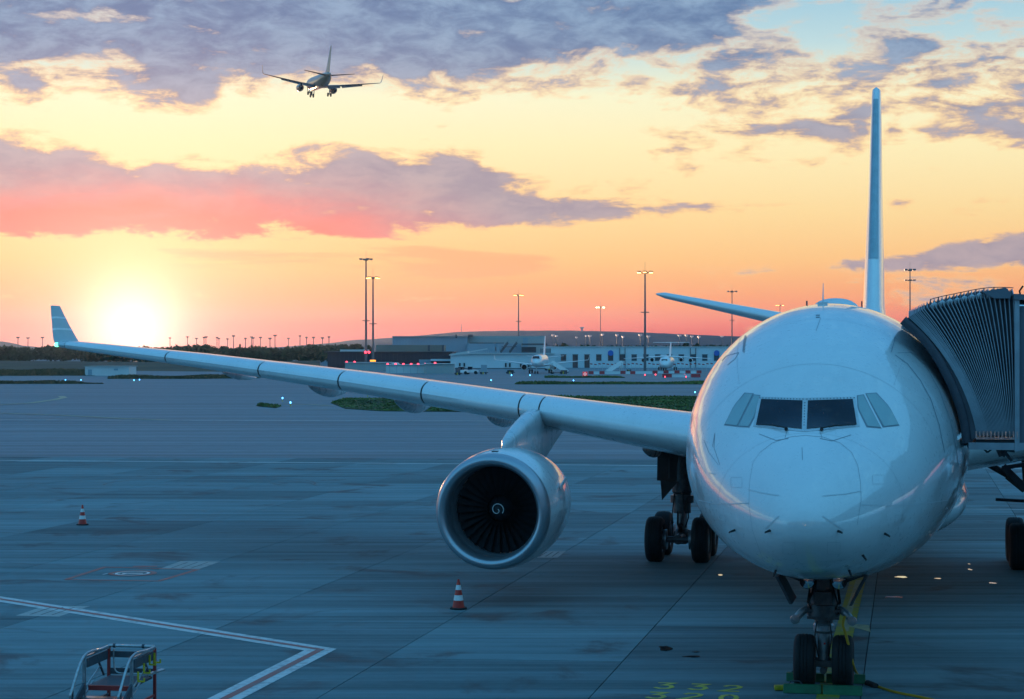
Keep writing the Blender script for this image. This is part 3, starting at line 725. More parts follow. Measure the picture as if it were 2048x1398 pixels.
for (x0, y0, x1, y1) in ((1462, 955, 1484, 975), (1745, 950, 1768, 968), (1566, 1085, 1590, 1108), (1655, 1085, 1680, 1108), (1440, 1030, 1452, 1048), (1790, 1030, 1806, 1050)):
    drape_strip([(x0, y0), (x1, y0), (x1, y1), (x0, y1), (x0, y0)], .004, 'access_panel', M_SKIN, .003, sub=4)
# aerials on the crown
def crown(s): return Z0 + interp(NOSE, s, 1)
w = MB(); w.tube([(-.12, 2.2, crown(8.9) - .05), (-.12, 2.32, crown(9) + .42)], [.022, .006], 6); w.box(-.22, -.02, 2.0, 2.6, crown(8.9) - .04, crown(8.9) + .03); w.build('whip_aerial', M_WINGGREY, fus)
w = MB(); hump = []
for y, k in ((14, .05), (14.1, .7), (14.5, 1), (16, 1), (17.5, .95), (19.5, .05)): hump.append([(-.1 + .52 * math.cos(a) * max(.4, k), y - S0, Z0 + 2.70 + .36 * max(0.03, k) * max(0, math.sin(a)) ** .6 - (.15 if math.sin(a) < 0 else 0)) for a in [2 * math.pi * i / 24 for i in range(24)]])
w.loft(hump); w.build('satellite_aerial', M_WHITE, fus); MB().box(-.68, .48, 13.95 - S0, 19.4 - S0, Z0 + 2.70, Z0 + 2.79).build('aerial_base', M_STEEL, fus)
for (x, s_) in ((-.62, 12), (.55, 12.5)): MB().prism([(x - .012, s_ - S0), (x + .012, s_ - S0), (x + .012, s_ - S0 + .25), (x - .012, s_ - S0 + .25)], Z0 + 2.70, Z0 + 2.94).build('blade_aerial', M_STEEL, fus)
w = MB(); w.tube([(.62, 36 - S0, Z0 + 2.98), (.62, 38 - S0, Z0 + 2.98)], .09, 10); w.box(.58, .66, 36.4 - S0, 37.6 - S0, Z0 + 2.7, Z0 + 2.95); w.build('crown_light', M_WINGGREY, fus)
# rows of cabin windows
cw = MB().lathe([(0.13, -0.006), (0.13, 0.006), (0.10, 0.010)], 12, 'x').mesh('cabin_window', M_GLASS)
for sgn in (-1, 1):
    for k in range(58):
        s_ = 9.2 + .53 * k + (1.2 if k > 20 else 0) + (1.2 if k > 40 else 0)
        inst('cabin_window', cw, fus, (sgn * 2.765, s_ - S0, Z0 + .55))
# belly fairing
FA = [(16, -2.6, -2.75, .6, -2.7), (18, -1.0, -3.0, 2.75, -2.0), (21, -.9, -3.22, 3.05, -1.9), (30, -.9, -3.22, 3.05, -1.9), (34, -1.1, -3.0, 2.8, -2.0), (37.5, -2.5, -2.8, .8, -2.7)]
MB().loft([[(x, y - S0, z) for x, y, z in r] for r in fus_rings(FA, Z0, [16, 16.5, 17.2, 18, 19.5, 21, 25, 30, 32, 34, 36, 37.2, 37.5], 48)]).build('belly_fairing', M_WINGGREY, jet, ang=60)

# wings, written for the starboard side (image left, x < 0) and mirrored for the other
def wing_stations(sg):
    def LE(L): return 18.5 + (L - 2.82) * 0.63
    def zz(L): return 4.05 + (L - 2.82) * 0.0975 + 0.14 * math.sin(math.pi * min(1, max(0, (L - 2.82) / 27)))
    TE = lambda L: 29.4 + (L - 2.82) * .18 if L < 9.4 else 30.6 + (L - 9.4) * .36
    out = []
    for L, t_, tw in ((2.0, .135, 3.4), (2.82, .135, 3.4), (6, .126, 2.9), (9.4, .12, 2.2), (15, .12, 1.2), (22, .118, .2), (27, .112, -.5), (28.8, .105, -.8)):
        out.append(st(sg * L, LE(L) - S0, zz(L), TE(L) - LE(L), t_, tw))
    return out
def px_of(v):
    w = JM @ Vector(v); return CX + F * w.x / w.y, HY - F * (w.z - CH) / w.y
def L_for_px(stn, px):
    a, b = 2.9, 29.1
    for _ in range(40):
        m = (a + b) / 2; s_ = lerp_st(stn, -m); x, _y = px_of((s_['x'], s_['y'], s_['z']))
        if x > px: a = m
        else: b = m
    return a
WS = wing_stations(-1)
cuts = [L_for_px(WS, px) for px in (1077, 1037, 842, 676, 516, 330)]
def build_wing(sg):
    stn = wing_stations(sg); w = empty('wing', (0, 0, 0)); w.parent = jet
    body = MB().loft([section(s_, 0.0, 1.0) for s_ in stn]).build('wing_skin', M_WINGGREY, w, ang=40)
    Ls = [2.9] + cuts + [28.4]
    dark = MB().loft([section(lerp_st(stn, sg * L), 0.0, .135, 0.006, .075) for L in [2.9 + (28.4 - 2.9) * k / 20 for k in range(21)]]).build('slat_gap_shade', M_DARK, w)  # dark layer under the slats, painting the shade in their gaps
    for a, b in zip(Ls, Ls[1:]):
        g = 0.03 if b - a > 1 else 0.02
        MB().loft([section(lerp_st(stn, sg * (a + g + (b - a - 2 * g) * k / 6)), 0.0, .15 if True else 0, 0.028, .075) for k in range(7)]).build('slat', M_PAINT, w, ang=60)
    # flap edge and track fairings
    for L, ln, r_ in ((6.0, 5.2, .22), (11.1, 4.8, .22), (14.5, 5.0, .30), (17.9, 4.6, .24), (21.6, 3.6, .14)):
        s_ = lerp_st(stn, sg * L); y0 = s_['y'] + s_['c'] * .45; zb = s_['z'] - s_['c'] * .5 * math.sin(s_['tw']) - s_['t'] * s_['c'] * .42
        rg = []
        for k in range(13):
            u = k / 12; f = max(.04, math.sin(math.pi * min(1, u * 1.02)) ** .7)
            rg.append([(s_['x'] + r_ * .62 * f * math.cos(a), y0 + ln * u, zb - .10 - .25 * u + r_ * 1.25 * f * math.sin(a)) for a in [2 * math.pi * i / 16 for i in range(16)]])
        MB().loft(rg).build('flap_track_fairing', M_WINGGREY, w)
    # winglet: swept, canted fence with pale stripes
    tip = stn[-1]; y1 = tip['y']; z1 = tip['z']; wl_ = []
    for u, c_, dxx, dyy, dzz in ((0, 2.55, 0, 0.05, 0), (.06, 2.35, .14, .25, .04), (.16, 2.1, .30, .50, .14), (.30, 1.85, .44, .80, .38), (.55, 1.45, .62, 1.25, .75), (.8, 1.1, .80, 1.68, 1.12), (1, .8, .95, 2.05, 1.45)):
        cant = 0 if u == 0 else min(1, u * 3.2)
        wl_.append(st(sg * (28.8 + dxx), y1 + dyy * .72, z1 + dzz, c_, .075, -.5, n=(-sg * math.sin(1.15 * cant), math.cos(1.15 * cant))))
    wo = MB().loft([section(s_) for s_ in wl_]).build('winglet', M_WL, w, ang=40)
    nav = MB().lathe([(.02, -.16), (.07, -.10), (.085, 0), (.06, .1), (.02, .14)], 12, 'y', (sg * 28.85, y1 + .10, z1)).build('navigation_light', M_GREENL if sg < 0 else M_REDL, wo)
    for u0 in (.36, .66):
        a_ = None
        for k in range(len(wl_) - 1):
            pass
        zc = z1 + 1.45 * u0; 
        # pale stripe wrapping the winglet
        f = [(b_['z'] - z1) / 1.45 for b_ in wl_]; k = max(i for i in range(len(f) - 1) if f[i] <= u0)
        def mixst(uu):
            k2 = max(i for i in range(len(f) - 1) if f[i] <= uu); h = (uu - f[k2]) / (f[k2 + 1] - f[k2]); A, B = wl_[k2], wl_[k2 + 1]
            d = {q_: A[q_] + (B[q_] - A[q_]) * h for q_ in ('x', 'y', 'z', 'c', 't', 'tw')}; d['n'] = tuple(A['n'][i] + (B['n'][i] - A['n'][i]) * h for i in (0, 1)); return d
        MB().loft([section(mixst(u0), grow=.006), section(mixst(u0 + .05), grow=.006)]).build('winglet_stripe', M_CONEW, wo)
    return w
M_WL = mat('winglet_grey_green', (0.42, 0.45, 0.44), 0.35, coat=0.4, var=0.05)
build_wing(-1); build_wing(1)

# engine
EX, EZ, ES = 8.65, 2.38, 16.4
lip_p = [(1.13, .55), (1.13, .38), (1.15, .20), (1.20, .07), (1.27, 0.0), (1.33, .01), (1.39, .07), (1.435, .20), (1.46, .38)]
cowl_p = [(1.455, .39), (1.50, .75), (1.53, 1.3), (1.535, 1.9), (1.50, 2.7), (1.42, 3.5), (1.30, 4.25), (1.20, 4.6), (1.14, 4.6), (1.16, 3.6), (1.16, 1.4)]
duct_p = [(1.13, .54), (1.12, .8), (1.14, 1.25), (1.17, 1.45)]
M_LINER2 = mat('intake_liner', (0.15, 0.165, 0.18), 0.45, var=0.08)
bl = MB(); nb = 30
for k in range(1):
    rg = []
    for i in range(9):
        u = i / 8; r_ = .34 + (1.12 - .34) * u; tw = R(28 + 36 * u); c_ = .17 + .10 * u
        th = .016 * (1 - .5 * u)
        ct, sn = math.cos(tw), math.sin(tw)
        rg.append([(c_ * sn * a + th * ct * b, c_ * ct * a - th * sn * b, r_) for a, b in ((-1, 0), (0, 1), (1, 0), (0, -1))])
    bl.loft(rg)
blade_me = bl.mesh('fan_blade', M_FAN)
def build_engine(sg):
    e = empty('engine', (sg * EX, ES - S0, EZ)); e.parent = jet
    cl = MB().lathe(cowl_p, 72, 'y', closed=True).build('cowling', M_PAINT, e, ang=40)
    MB().lathe(lip_p + [(1.42, .5), (1.16, .5)], 72, 'y', closed=True).build('intake_lip', mat('lip_metal', (0.42, 0.46, 0.50), 0.34, metal=0.8), e, ang=60)
    dk = MB(); n = 72
    rg = [[(r_ * math.cos(2 * math.pi * k / n), y_, r_ * math.sin(2 * math.pi * k / n)) for k in range(n)] for r_, y_ in duct_p]
    dk.loft(rg, True, False).build('intake_duct', M_LINER2, e, ang=60)
    fan = MB().lathe([(.02, 1.58), (1.15, 1.58), (1.15, 1.64), (.02, 1.64)], 48, 'y').build('fan', M_DARK, e)
    for k in range(nb):
        o = inst('fan_blade', blade_me, fan, (0, 1.28, 0)); o.rotation_euler = (0, 2 * math.pi * k / nb, 0)
    sp = MB().lathe([(.01, .80), (.08, .84), (.17, .95), (.26, 1.12), (.34, 1.32)], 36, 'y').build('spinner', M_DARK, fan, ang=60)
    P = []
    for k in range(60):
        u = k / 59; a = 0.6 + u * 2.4 * math.pi * -1; r_ = .03 + .115 * min(1, u * 1.7) ** 1.0
        y_ = .80 + .15 * (r_ / .17) ** 1.6
        P.append((r_ * math.cos(a), y_ - .012, r_ * math.sin(a)))
    MB().tube(P, .011, 6).build('spiral_mark', M_CONEW, sp)
    MB().lathe([(.70, 3.2), (.72, 4.6), (.60, 5.3), (.50, 5.6), (.46, 5.6), (.5, 4.8)], 40, 'y', closed=True).build('core_nozzle', M_GEARL, e)
    MB().lathe([(.42, 5.0), (.36, 5.7), (.2, 6.2), (.02, 6.5)], 32, 'y').build('exhaust_cone', M_GEAR, e)
    for s_ in (-1, 1):                                     # strakes, latch line
        MB().beam((s_ * 1.50, 1.55, .55), (s_ * 1.46, 2.5, .70), .03, .10).build('strake', M_WINGGREY, cl)
    for y_ in (1.42, 3.05):
        rr = 1.53 if y_ < 2 else 1.466; rg = [[(r2 * math.cos(2 * math.pi * k / n), y2, r2 * math.sin(2 * math.pi * k / n)) for k in range(n)] for r2, y2 in ((rr + .003, y_), (rr + .004, y_ + .012))]
        MB().loft(rg, True, False).build('cowl_seam', M_SEAM, cl)
    MB().box(-.10, .06, .62, .80, 1.475, 1.50).build('vent', M_DARK, cl)
    # pylon in the engine's own frame
    prof = [(1.5, 1.38, 1.62, .02), (1.9, 1.30, 1.76, .13), (2.6, 1.2, 1.94, .19), (3.5, 1.05, 2.12, .22), (4.6, .9, 2.32, .23), (5.6, .85, 2.42, .24), (6.6, .95, 2.35, .24), (8.0, 1.30, 2.18, .22), (9.6, 1.65, 2.05, .18), (11.2, 1.86, 1.95, .05)]
    rg = []
    for y_, zb, zt, hw in prof:
        ring = []
        for k in range(20):
            a = 2 * math.pi * k / 20; ca, sa = math.cos(a), math.sin(a)
            ring.append((hw * math.copysign(abs(ca) ** .55, ca), y_, (zb + zt) / 2 + (zt - zb) / 2 * math.copysign(abs(sa) ** .7, sa)))
        rg.append(ring)
    MB().loft(rg).build('pylon', M_WINGGREY, e, ang=50)
build_engine(-1); build_engine(1)

# tail
fin = [st(0, 45.2 - S0, 6.95, 10.2, .125, 0, (1, 0)), st(0, 46.6 - S0, 7.4, 8.9, .125, 0, (1, 0)), st(0, 47.6 - S0, 8.2, 8.2, .112, 0, (1, 0)), st(0, 51 - S0, 12.6, 5.9, .112, 0, (1, 0)), st(0, 54.3 - S0, 17.4, 3.55, .118, 0, (1, 0)), st(0, 54.75 - S0, 17.72, 3.1, .12, 0, (1, 0)), st(0, 55.4 - S0, 17.86, 2.2, .05, 0, (1, 0))]
fin_o = MB().loft([section(s_) for s_ in fin]).build('tail_fin', M_PAINT, jet, ang=40)
def fin_at(z):
    for a, b in zip(fin, fin[1:]):
        if a['z'] <= z <= b['z']:
            h = (z - a['z']) / (b['z'] - a['z']); d = {k: a[k] + (b[k] - a[k]) * h for k in ('x', 'y', 'z', 'c', 't', 'tw')}; d['n'] = (1, 0); return d
MB().loft([section(fin_at(z), 0, .035, .012) for z in (10.1, 12, 14, 16, 17.2)]).build('fin_leading_edge', mat('dark_leading_edge', (0.34, 0.43, 0.47), 0.35, metal=0.3, var=0.1), fin_o, ang=40)
for sg in (-1, 1):
    MB().loft([section(s_) for s_ in (st(sg * .5, 49.6 - S0, 6.95, 6.2, .14, 0), st(sg * 2, 50.6 - S0, 7.30, 5.5, .135, 0), st(sg * 9.3, 55.2 - S0, 8.83, 2.3, .13, 0), st(sg * 9.7, 55.7 - S0, 8.90, 1.6, .06, 0))]).build('tailplane', M_PAINT, jet, ang=40)
    # fin root fairings
    MB().loft([[(sg * (.62 + .26 * f * math.cos(a)), 47.8 - S0 + 4 * u, 7.25 + .42 * f * math.sin(a)) for a in [2 * math.pi * i / 16 for i in range(16)]] for u, f in ((0, .05), (.1, .7), (.25, 1), (.6, .8), (1, .05))]).build('fin_root_fairing', M_PAINT, fin_o)
MB().lathe([(.30, 57.9 - S0), (.26, 58.7 - S0), (.22, 58.7 - S0)], 20, 'y', (0, 0, Z0 + 1.62)).build('tail_cone_nozzle', M_GEARL, fus)

# nose gear
ngr = empty('nose_gear', (0, 0, 0)); ngr.parent = jet
tn, rn = tyre_mesh(.51, .40), rim_mesh(.51, .40)
for x in (-.36, .36): wheel(ngr, tn, rn, x, 0, .505)
a = MB(); a.tube([(-.55, 0, .505), (.55, 0, .505)], .07, 14); a.build('axle', M_GEAR, ngr)
a = MB(); a.tube([(0, 0, .42), (0, -.02, 1.12)], .115, 18); a.build('piston', M_GEARL, ngr)
a = MB(); a.tube([(0, -.02, 1.05), (0, -.02, 1.30), (0, -.02, 1.32), (0, -.05, 2.35)], [.17, .17, .24, .26], 18); a.tube([(0, -.02, 1.38), (0, -.02, 1.60)], .31, 18); a.build('strut', M_GEAR, ngr)
a = MB(); a.lathe([(.17, 1.06), (.20, 1.10), (.20, 1.2), (.17, 1.24)], 18, 'z', (0, -.02, 0)); a.build('collar', M_GEARL, ngr)
for s_ in (-1, 1):
    a = MB(); a.tube([(s_ * .30, -.08, 1.52), (s_ * .42, -.14, 1.44), (s_ * .52, -.16, 1.33)], [.07, .075, .07], 10); a.lathe([(.02, -.06), (.085, -.05), (.095, 0), (.085, .05), (.02, .06)], 16, 'y', (s_ * .535, -.18, 1.31)); a.build('steering_actuator', M_GEARL, ngr)
    a = MB(); a.lathe([(.02, -.10), (.14, -.08), (.155, 0), (.12, .10), (.04, .16)], 20, 'y', (s_ * .30, -.25, 2.06)); lo_ = a.build('landing_light', M_GEAR, ngr)
    MB().lathe([(.135, -.086), (.10, -.105), (.02, -.115)], 20, 'y', (s_ * .30, -.25, 2.06)).build('lens', M_CHROME, lo_)
    a = MB(); a.beam((s_ * .12, -.15, 1.95), (s_ * .75, -.35, 2.22), .10, .08); a.build('side_brace', M_GEAR, ngr)
    d = MB(); pts = [(s_ * .66, -1.1, 2.18), (s_ * .66, .6, 2.12), (s_ * .40, .6, 1.62), (s_ * .40, -1.1, 1.66)]; pts = [(s_ * .78, -1.3, 2.24), (s_ * .78, .1, 2.18), (s_ * .52, .1, 1.70), (s_ * .52, -1.3, 1.74)]
    d.add(pts + [(x + s_ * .05, y, z) for x, y, z in pts], [(0, 1, 2, 3), (7, 6, 5, 4), (0, 4, 5, 1), (1, 5, 6, 2), (2, 6, 7, 3), (3, 7, 4, 0)]); d.build('gear_door', M_STEEL, ngr, smooth=False)
    a = MB(); a.tube([(s_ * .30, .05, 1.6), (s_ * .26, .12, 1.9), (s_ * .34, .05, 2.3)], .03, 6); a.tube([(s_ * .2, -.2, 1.35), (s_ * .27, -.24, 1.65), (s_ * .16, -.2, 2.0)], .018, 6); a.tube([(s_ * .12, -.2, 1.30), (s_ * .16, -.26, 1.0), (s_ * .10, -.12, .62)], .014, 6); a.build('hydraulic_hose', M_RUB, ngr)
a = MB(); a.beam((-.34, -.22, 1.50), (.34, -.22, 1.50), .09, .05); a.beam((-.30, -.22, 1.36), (.30, -.22, 1.36), .08, .05); a.box(-.16, .16, -.34, -.14, 1.62, 1.86); a.box(-.12, .12, -.30, -.1, 1.92, 2.2); a.beam((-.3, -.2, 2.06), (.3, -.2, 2.06), .07); a.build('steering_block', M_GEAR, ngr)
a = MB(); a.beam((-.07, .13, 1.15), (-.05, .38, .85), .05, .10); a.beam((.07, .13, 1.15), (.05, .38, .85), .05, .10); a.beam((0, .38, .85), (0, .10, .5), .10, .06); a.build('torque_link', M_GEAR, ngr)
a = MB(); a.tube([(0, .05, 1.6), (0, 1.6, 2.3)], .07, 10); a.build('drag_brace', M_GEAR, ngr)
a = MB(); a.box(-.17, .17, -.20, -.05, .42, .54); a.tube([(0, -.22, .36), (0, .1, .36)], .07, 10); a.build('tow_fitting', M_GEAR, ngr)
MB().lathe([(.02, -.005), (.022, 0), (.01, .004)], 8, 'y', (0.02, -.128, .86)).build('red_dot', M_RED, ngr)

# main gear
tm, rm_ = tyre_mesh(.69, .53), rim_mesh(.69, .53)
def main_gear(sg):
    m_ = empty('main_gear', (sg * 5.34, 22.18, 0)); m_.parent = jet; z = .675
    for x in (-.70, .70):
        for y in (-.99, .99): wheel(m_, tm, rm_, x, y, z)
    a = MB(); a.tube([(0, -1.05, z), (0, 1.05, z)], .15, 14)
    for y in (-.99, .99): a.tube([(-.8, y, z), (.8, y, z)], .09, 12)
    a.lathe([(.2, -.2), (.26, -.12), (.26, .12), (.2, .2)], 16, 'x', (0, 0, z + .02)); a.build('bogie_beam', M_GEAR, m_)
    for x in (-.42, .42):
        for y in (-.99, .99): MB().lathe([(.10, -.09), (.30, -.08), (.31, .08), (.10, .09)], 20, 'x', (x, y, z)).build('brake', M_GEARL, m_)
    a = MB(); a.tube([(0, 0, .75), (0, 0, 1.55)], .16, 18); a.build('piston', M_GEARL, m_)
    a = MB(); a.tube([(0, 0, 1.4), (0, 0, 2.0), (0, 0, 2.05), (-sg * .0, 0, 3.9)], [.27, .27, .31, .33], 18); a.tube([(0, 0, 1.72), (0, 0, 1.95)], .36, 16); a.build('strut', M_GEAR, m_)
    a = MB(); a.tube([(-sg * .1, .0, 2.2), (-sg * 2.2, .1, 3.4)], .10, 10); a.tube([(-sg * .1, .2, 1.9), (-sg * 1.3, .2, 1.95)], .05, 8); a.build('side_stay', M_GEAR, m_)
    a = MB(); a.beam((-.09, -.30, 1.45), (-.06, -.62, 1.1), .06, .12); a.beam((.09, -.30, 1.45), (.06, -.62, 1.1), .06, .12); a.beam((0, -.62, 1.1), (0, -.16, .8), .12, .07); a.build('torque_link', M_GEAR, m_)
    a = MB(); a.tube([(.18, -.3, 1.9), (.24, -.34, 1.3), (.12, -.3, .95)], .022, 6); a.tube([(-.2, -.3, 2.0), (-.26, -.36, 1.4), (-.2, -.7, .8)], .018, 6); a.tube([(.05, -.33, 2.1), (.1, -.36, 1.5)], .02, 6); a.build('hydraulic_hose', M_RUB, m_)
    def plate(name, pts, thick, m):
        d = MB(); n = len(pts); d.add(pts + [(x, y + thick, z_) for x, y, z_ in pts], [tuple(range(n)), tuple(range(2 * n - 1, n - 1, -1))] + [(i, i + n, (i + 1) % n + n, (i + 1) % n) for i in range(n)]); return d.build(name, m, m_, smooth=False)
    M_GD = mat('gear_door_inside', (0.085, 0.07, 0.065), 0.6, var=0.25, vscale=2)
    d1 = plate('gear_door', [(sg * .68, -.5, 4.25), (sg * .72, -.45, 2.42), (sg * .28, -.30, 2.38), (-sg * .52, -.1, 2.42), (-sg * .62, -.1, 3.9), (-sg * .5, -.2, 4.2)], .05, M_GD)
    plate('gear_door', [(sg * .60, -.55, 2.44), (sg * .56, -.5, 1.82), (sg * .08, -.42, 2.38)], .05, M_GD)
    plate('gear_door', [(-sg * .35, -.3, 2.32), (-sg * .98, -.2, 2.86), (-sg * 1.04, -.2, 2.6), (-sg * .55, -.3, 2.2)], .05, M_GD)
    plate('door_hinge', [(sg * .90, -.6, 4.28), (sg * .90, -.6, 4.05), (sg * .66, -.5, 4.2), (sg * .6, -.5, 4.32)], .06, M_GD)
    for x in (.35, .0, -.3): MB().beam((sg * x, -.42, 2.5), (sg * x, -.46, 4.1), .05, .05).build('door_rib', M_GD, d1)
main_gear(-1); main_gear(1)

# chocks, cable
def chock(label, y, w0, w1, h):
    mb = MB(); n = [(-.10, 0), (.10, 0), (.06, h), (-.06, h)]
    mb.loft([[(x, y_, z_ + .004) for y_, z_ in n] for x in (w0, -.02)]); o = mb.build('wheel_chock', M_GREEN, loc=(*pl(0, y), 0), rz=-math.atan2(AX.x, AX.y), smooth=False)
    MB().loft([[(x, y_, z_ + .004) for y_, z_ in n] for x in (.02, w1)]).build('right_bar', M_GREEN, o, smooth=False)
    MB().tube([(w0 + .1, 0, h + .004), (w0 + .15, 0, h + .06), (w0 + .3, 0, h + .06), (w0 + .35, 0, h + .004)], .012, 6).build('handle', M_STEEL, o)
    tag(bevel(o, .012), label, 'chock', 'green chocks at the nose wheels')
chock('long green chock in front of the nose wheels', -.66, -.72, .74, .16)
chock('long green chock behind the nose wheels', .66, -.75, .76, .16)
cable_px = [(1690, 1232, 1.2), (1686, 1250, 1.05), (1692, 1270, .8), (1702, 1310, .35), (1707, 1332, .08), (1716, 1350, .02), (1730, 1363, .02), (1750, 1371, .02), (1790, 1384, .02), (1840, 1394, .02), (1920, 1412, .02)]
P = []
for x, y, z in cable_px:
    if z > .03: P.append(at(x, y, 36.6))
    else: P.append(gnd(x, y, z))
def smoothp(P, n=5):
    out = []
    for i in range(len(P) - 1):
        p0, p1, p2, p3 = P[max(0, i - 1)], P[i], P[i + 1], P[min(len(P) - 1, i + 2)]
        for k in range(n):
            u = k / n; out.append(0.5 * ((2 * p1) + (p2 - p0) * u + (2 * p0 - 5 * p1 + 4 * p2 - p3) * u * u + (3 * p1 - p0 - 3 * p2 + p3) * u ** 3))
    return out + [P[-1]]
cb = MB().tube(smoothp(P), .026, 8).build('power_cable', M_CABLE); tag(cb, 'yellow ground power cable trailing from the nose gear', 'cable')
MB().tube([gnd(1735, 1366, .03), gnd(1752, 1373, .03)], .06, 10).build('coupling', M_RUB, cb)
mb = MB(); c = gnd(1560, 1380); mb.prism([(-.12, -.10), (.14, -.08), (.16, .1), (-.1, .12)], 0, .08)
tag(bevel(mb.build('small_wheel_block', M_YEL, loc=(c.x, c.y, 0.004), smooth=False), .02), 'small yellow block on the ground left of the green chocks', 'block')

# ------------------------------------------------------------------ jet bridge (right)
def on_plane(px, py, yl):
    """point in the aircraft's frame where a line of sight crosses the plane y = yl"""
    o = JI @ Vector((0, 0, CH)); d = (JI.to_3x3() @ ray(px, py)); k = (yl - o.y) / d.y; return o + d * k
RZ = -math.atan2(AX.x, AX.y)
YF, YB = -1.0, 2.3
br = empty('jet_bridge', NG, RZ); tag(br, 'grey passenger jet bridge with pleated bellows docked to the airliner', 'jet bridge')
tops = [(1818, 634), (1823, 631), (1828, 628.5), (1834, 625.5), (1840, 622), (1848, 618), (1861, 612), (1877, 607.5), (1893, 604), (1908, 601), (1922, 598), (1937, 595), (1952, 592), (1968, 589.5), (1988, 588), (2008, 588), (2027, 589)]
tops = [t_ for a_, b_ in zip(tops, tops[1:]) for t_ in (a_, ((a_[0] + b_[0]) / 2, (a_[1] + b_[1]) / 2 - .3))] + [tops[-1]]
nh = len(tops); bots = [(1955 + 75 * k / (nh - 1), 871.5) for k in range(nh)]
def hoop_px(k, u):
    a, b = tops[k], bots[k]; f = k / (nh - 1)
    c = ((a[0] + b[0]) / 2 + 42 * (1 - f) ** 1.3 + 4 * f, (a[1] + b[1]) / 2 - 22 * (1 - f) ** 1.3)
    return ((1 - u) ** 2 * a[0] + 2 * u * (1 - u) * c[0] + u * u * b[0], (1 - u) ** 2 * a[1] + 2 * u * (1 - u) * c[1] + u * u * b[1])
NU = 14; ridge = []
for k in range(nh): ridge.append([on_plane(*hoop_px(k, u / NU), YF) for u in range(NU + 1)])
def fold(line, dy, drop):
    """front curtain line, then over the top to the rear curtain"""
    fr_ = [Vector((p.x, YF + dy, p.z - drop)) for p in reversed(line)]
    tp = line[0]; mid = [Vector((tp.x, YF + .5 + (YB - YF - 1) * k / 5, tp.z + .10 - drop)) for k in range(6)]
    bk = [Vector((p.x, YB - dy, p.z - drop)) for p in line]
    return fr_ + mid + bk
cols = []
for k in range(nh):
    cols.append(fold(ridge[k], 0, 0))
    if k < nh - 1:
        v = [a.lerp(b, .5) for a, b in zip(ridge[k], ridge[k + 1])]; gp = (ridge[k][0] - ridge[k + 1][0]).length
        cols.append(fold(v, .085, min(.06, gp * .6)))
bel = MB().loft(cols, False, False).build('bellows', M_FABRIC, br, ang=18)
for k in range(nh):
    MB().tube([p + Vector((0, -.012 if i <= NU else .0, .012 if i > NU else 0)) for i, p in enumerate(fold(ridge[k], 0, 0))], .009, 6).build('hoop', M_BRIDGEL, bel)
for k in range(12, nh - 3, 2):
    a = ridge[k + 1][0]; mb = MB(); w_ = (ridge[k][0] - ridge[k + 2][0]).length * .46
    mb.lathe([(w_ * .15, -w_ * 1.0), (w_ * .75, -w_ * .7), (w_, 0), (w_ * .75, w_ * .7), (w_ * .15, w_ * 1.0)], 12, 'y', (a.x, YF + .10, a.z - .02)); mb.build('cushion', M_CUSH, bel)
    MB().tube([Vector((ridge[k][0].x, YF, ridge[k][0].z + .02)), Vector((ridge[k][0].x, YF, ridge[k][0].z + .13))], .010, 5).build('spike', M_STEEL, bel)
MB().tube([Vector((p[0].x, YF, p[0].z + .12)) for p in ridge[12:]], .008, 5).build('top_cable', M_STEEL, bel)
bpx = [(1806, 640), (1842, 672), (1872, 710), (1898, 757), (1916, 800), (1928, 842), (1934, 886)]
bp = []
for x, y in bpx: bp.append(on_plane(x, y, YF + .02))
bpS = smoothp(bp, 4)
MB().tube(bpS, .085, 12).build('bumper', M_BUMPER, br)
MB().tube([Vector((p.x, YB, p.z)) for p in bpS], .085, 12).build('bumper', M_BUMPER, br)
# pale closure curtain between bumper and first hoop
MB().loft([[p + Vector((.05, .03, 0)) for p in bpS], [on_plane(*hoop_px(0, min(1, k / (len(bpS) - 1) * 1.0)), YF + .03) for k in range(len(bpS))]], False, False).build('closure_curtain', M_FABRIC, br)
f0 = on_plane(1937, 888, YF); f1 = on_plane(2034, 884, YF)
MB().box(f0.x, f1.x + 4.2, YF - .06, YB + .1, f0.z - .10, f0.z + .03).build('floor_sill', M_BRIDGEL, br, smooth=False)
p0 = on_plane(1952, 873, YF); MB().box(p0.x, f1.x, YF - .07, YF - .02, p0.z - .05, p0.z - .01).build('lower_rail', M_GALV, br, smooth=False)
MB().box(p0.x, f1.x, YF - .03, YF + .02, f0.z + .03, p0.z - .05).build('kick_plate', M_DARK, br, smooth=False)
for k in range(12):
    x = p0.x + (f1.x - p0.x) * k / 11; MB().box(x - .012, x + .012, YF - .085, YF - .03, p0.z - .03, p0.z + .10).build('pleat_guide', M_GALV, br, smooth=False)
c0 = on_plane(2029, 590, YF); c1 = on_plane(2037, 890, YF); ctop = on_plane(2030, 590, YF).z
MB().box(c0.x, c0.x + .085, YF - .08, YF + .06, f0.z - .12, ctop + .02).build('cab_frame', M_BRIDGEL, br, smooth=False)
cab = MB(); X0 = c0.x + .085; X1 = X0 + 3.8; zt = on_plane(2040, 612, YF).z
cab.loft([[(X0, YF, f0.z - .1), (X1, YF - .6, f0.z - .1), (X1, YB + .8, f0.z - .1), (X0, YB + .1, f0.z - .1)], [(X0, YF, zt), (X1, YF - .6, zt), (X1, YB + .8, zt), (X0, YB + .1, zt)]])
cab_o = cab.build('cab', M_BRIDGE, br, smooth=False)
zr = on_plane(2020, 588, YF).z
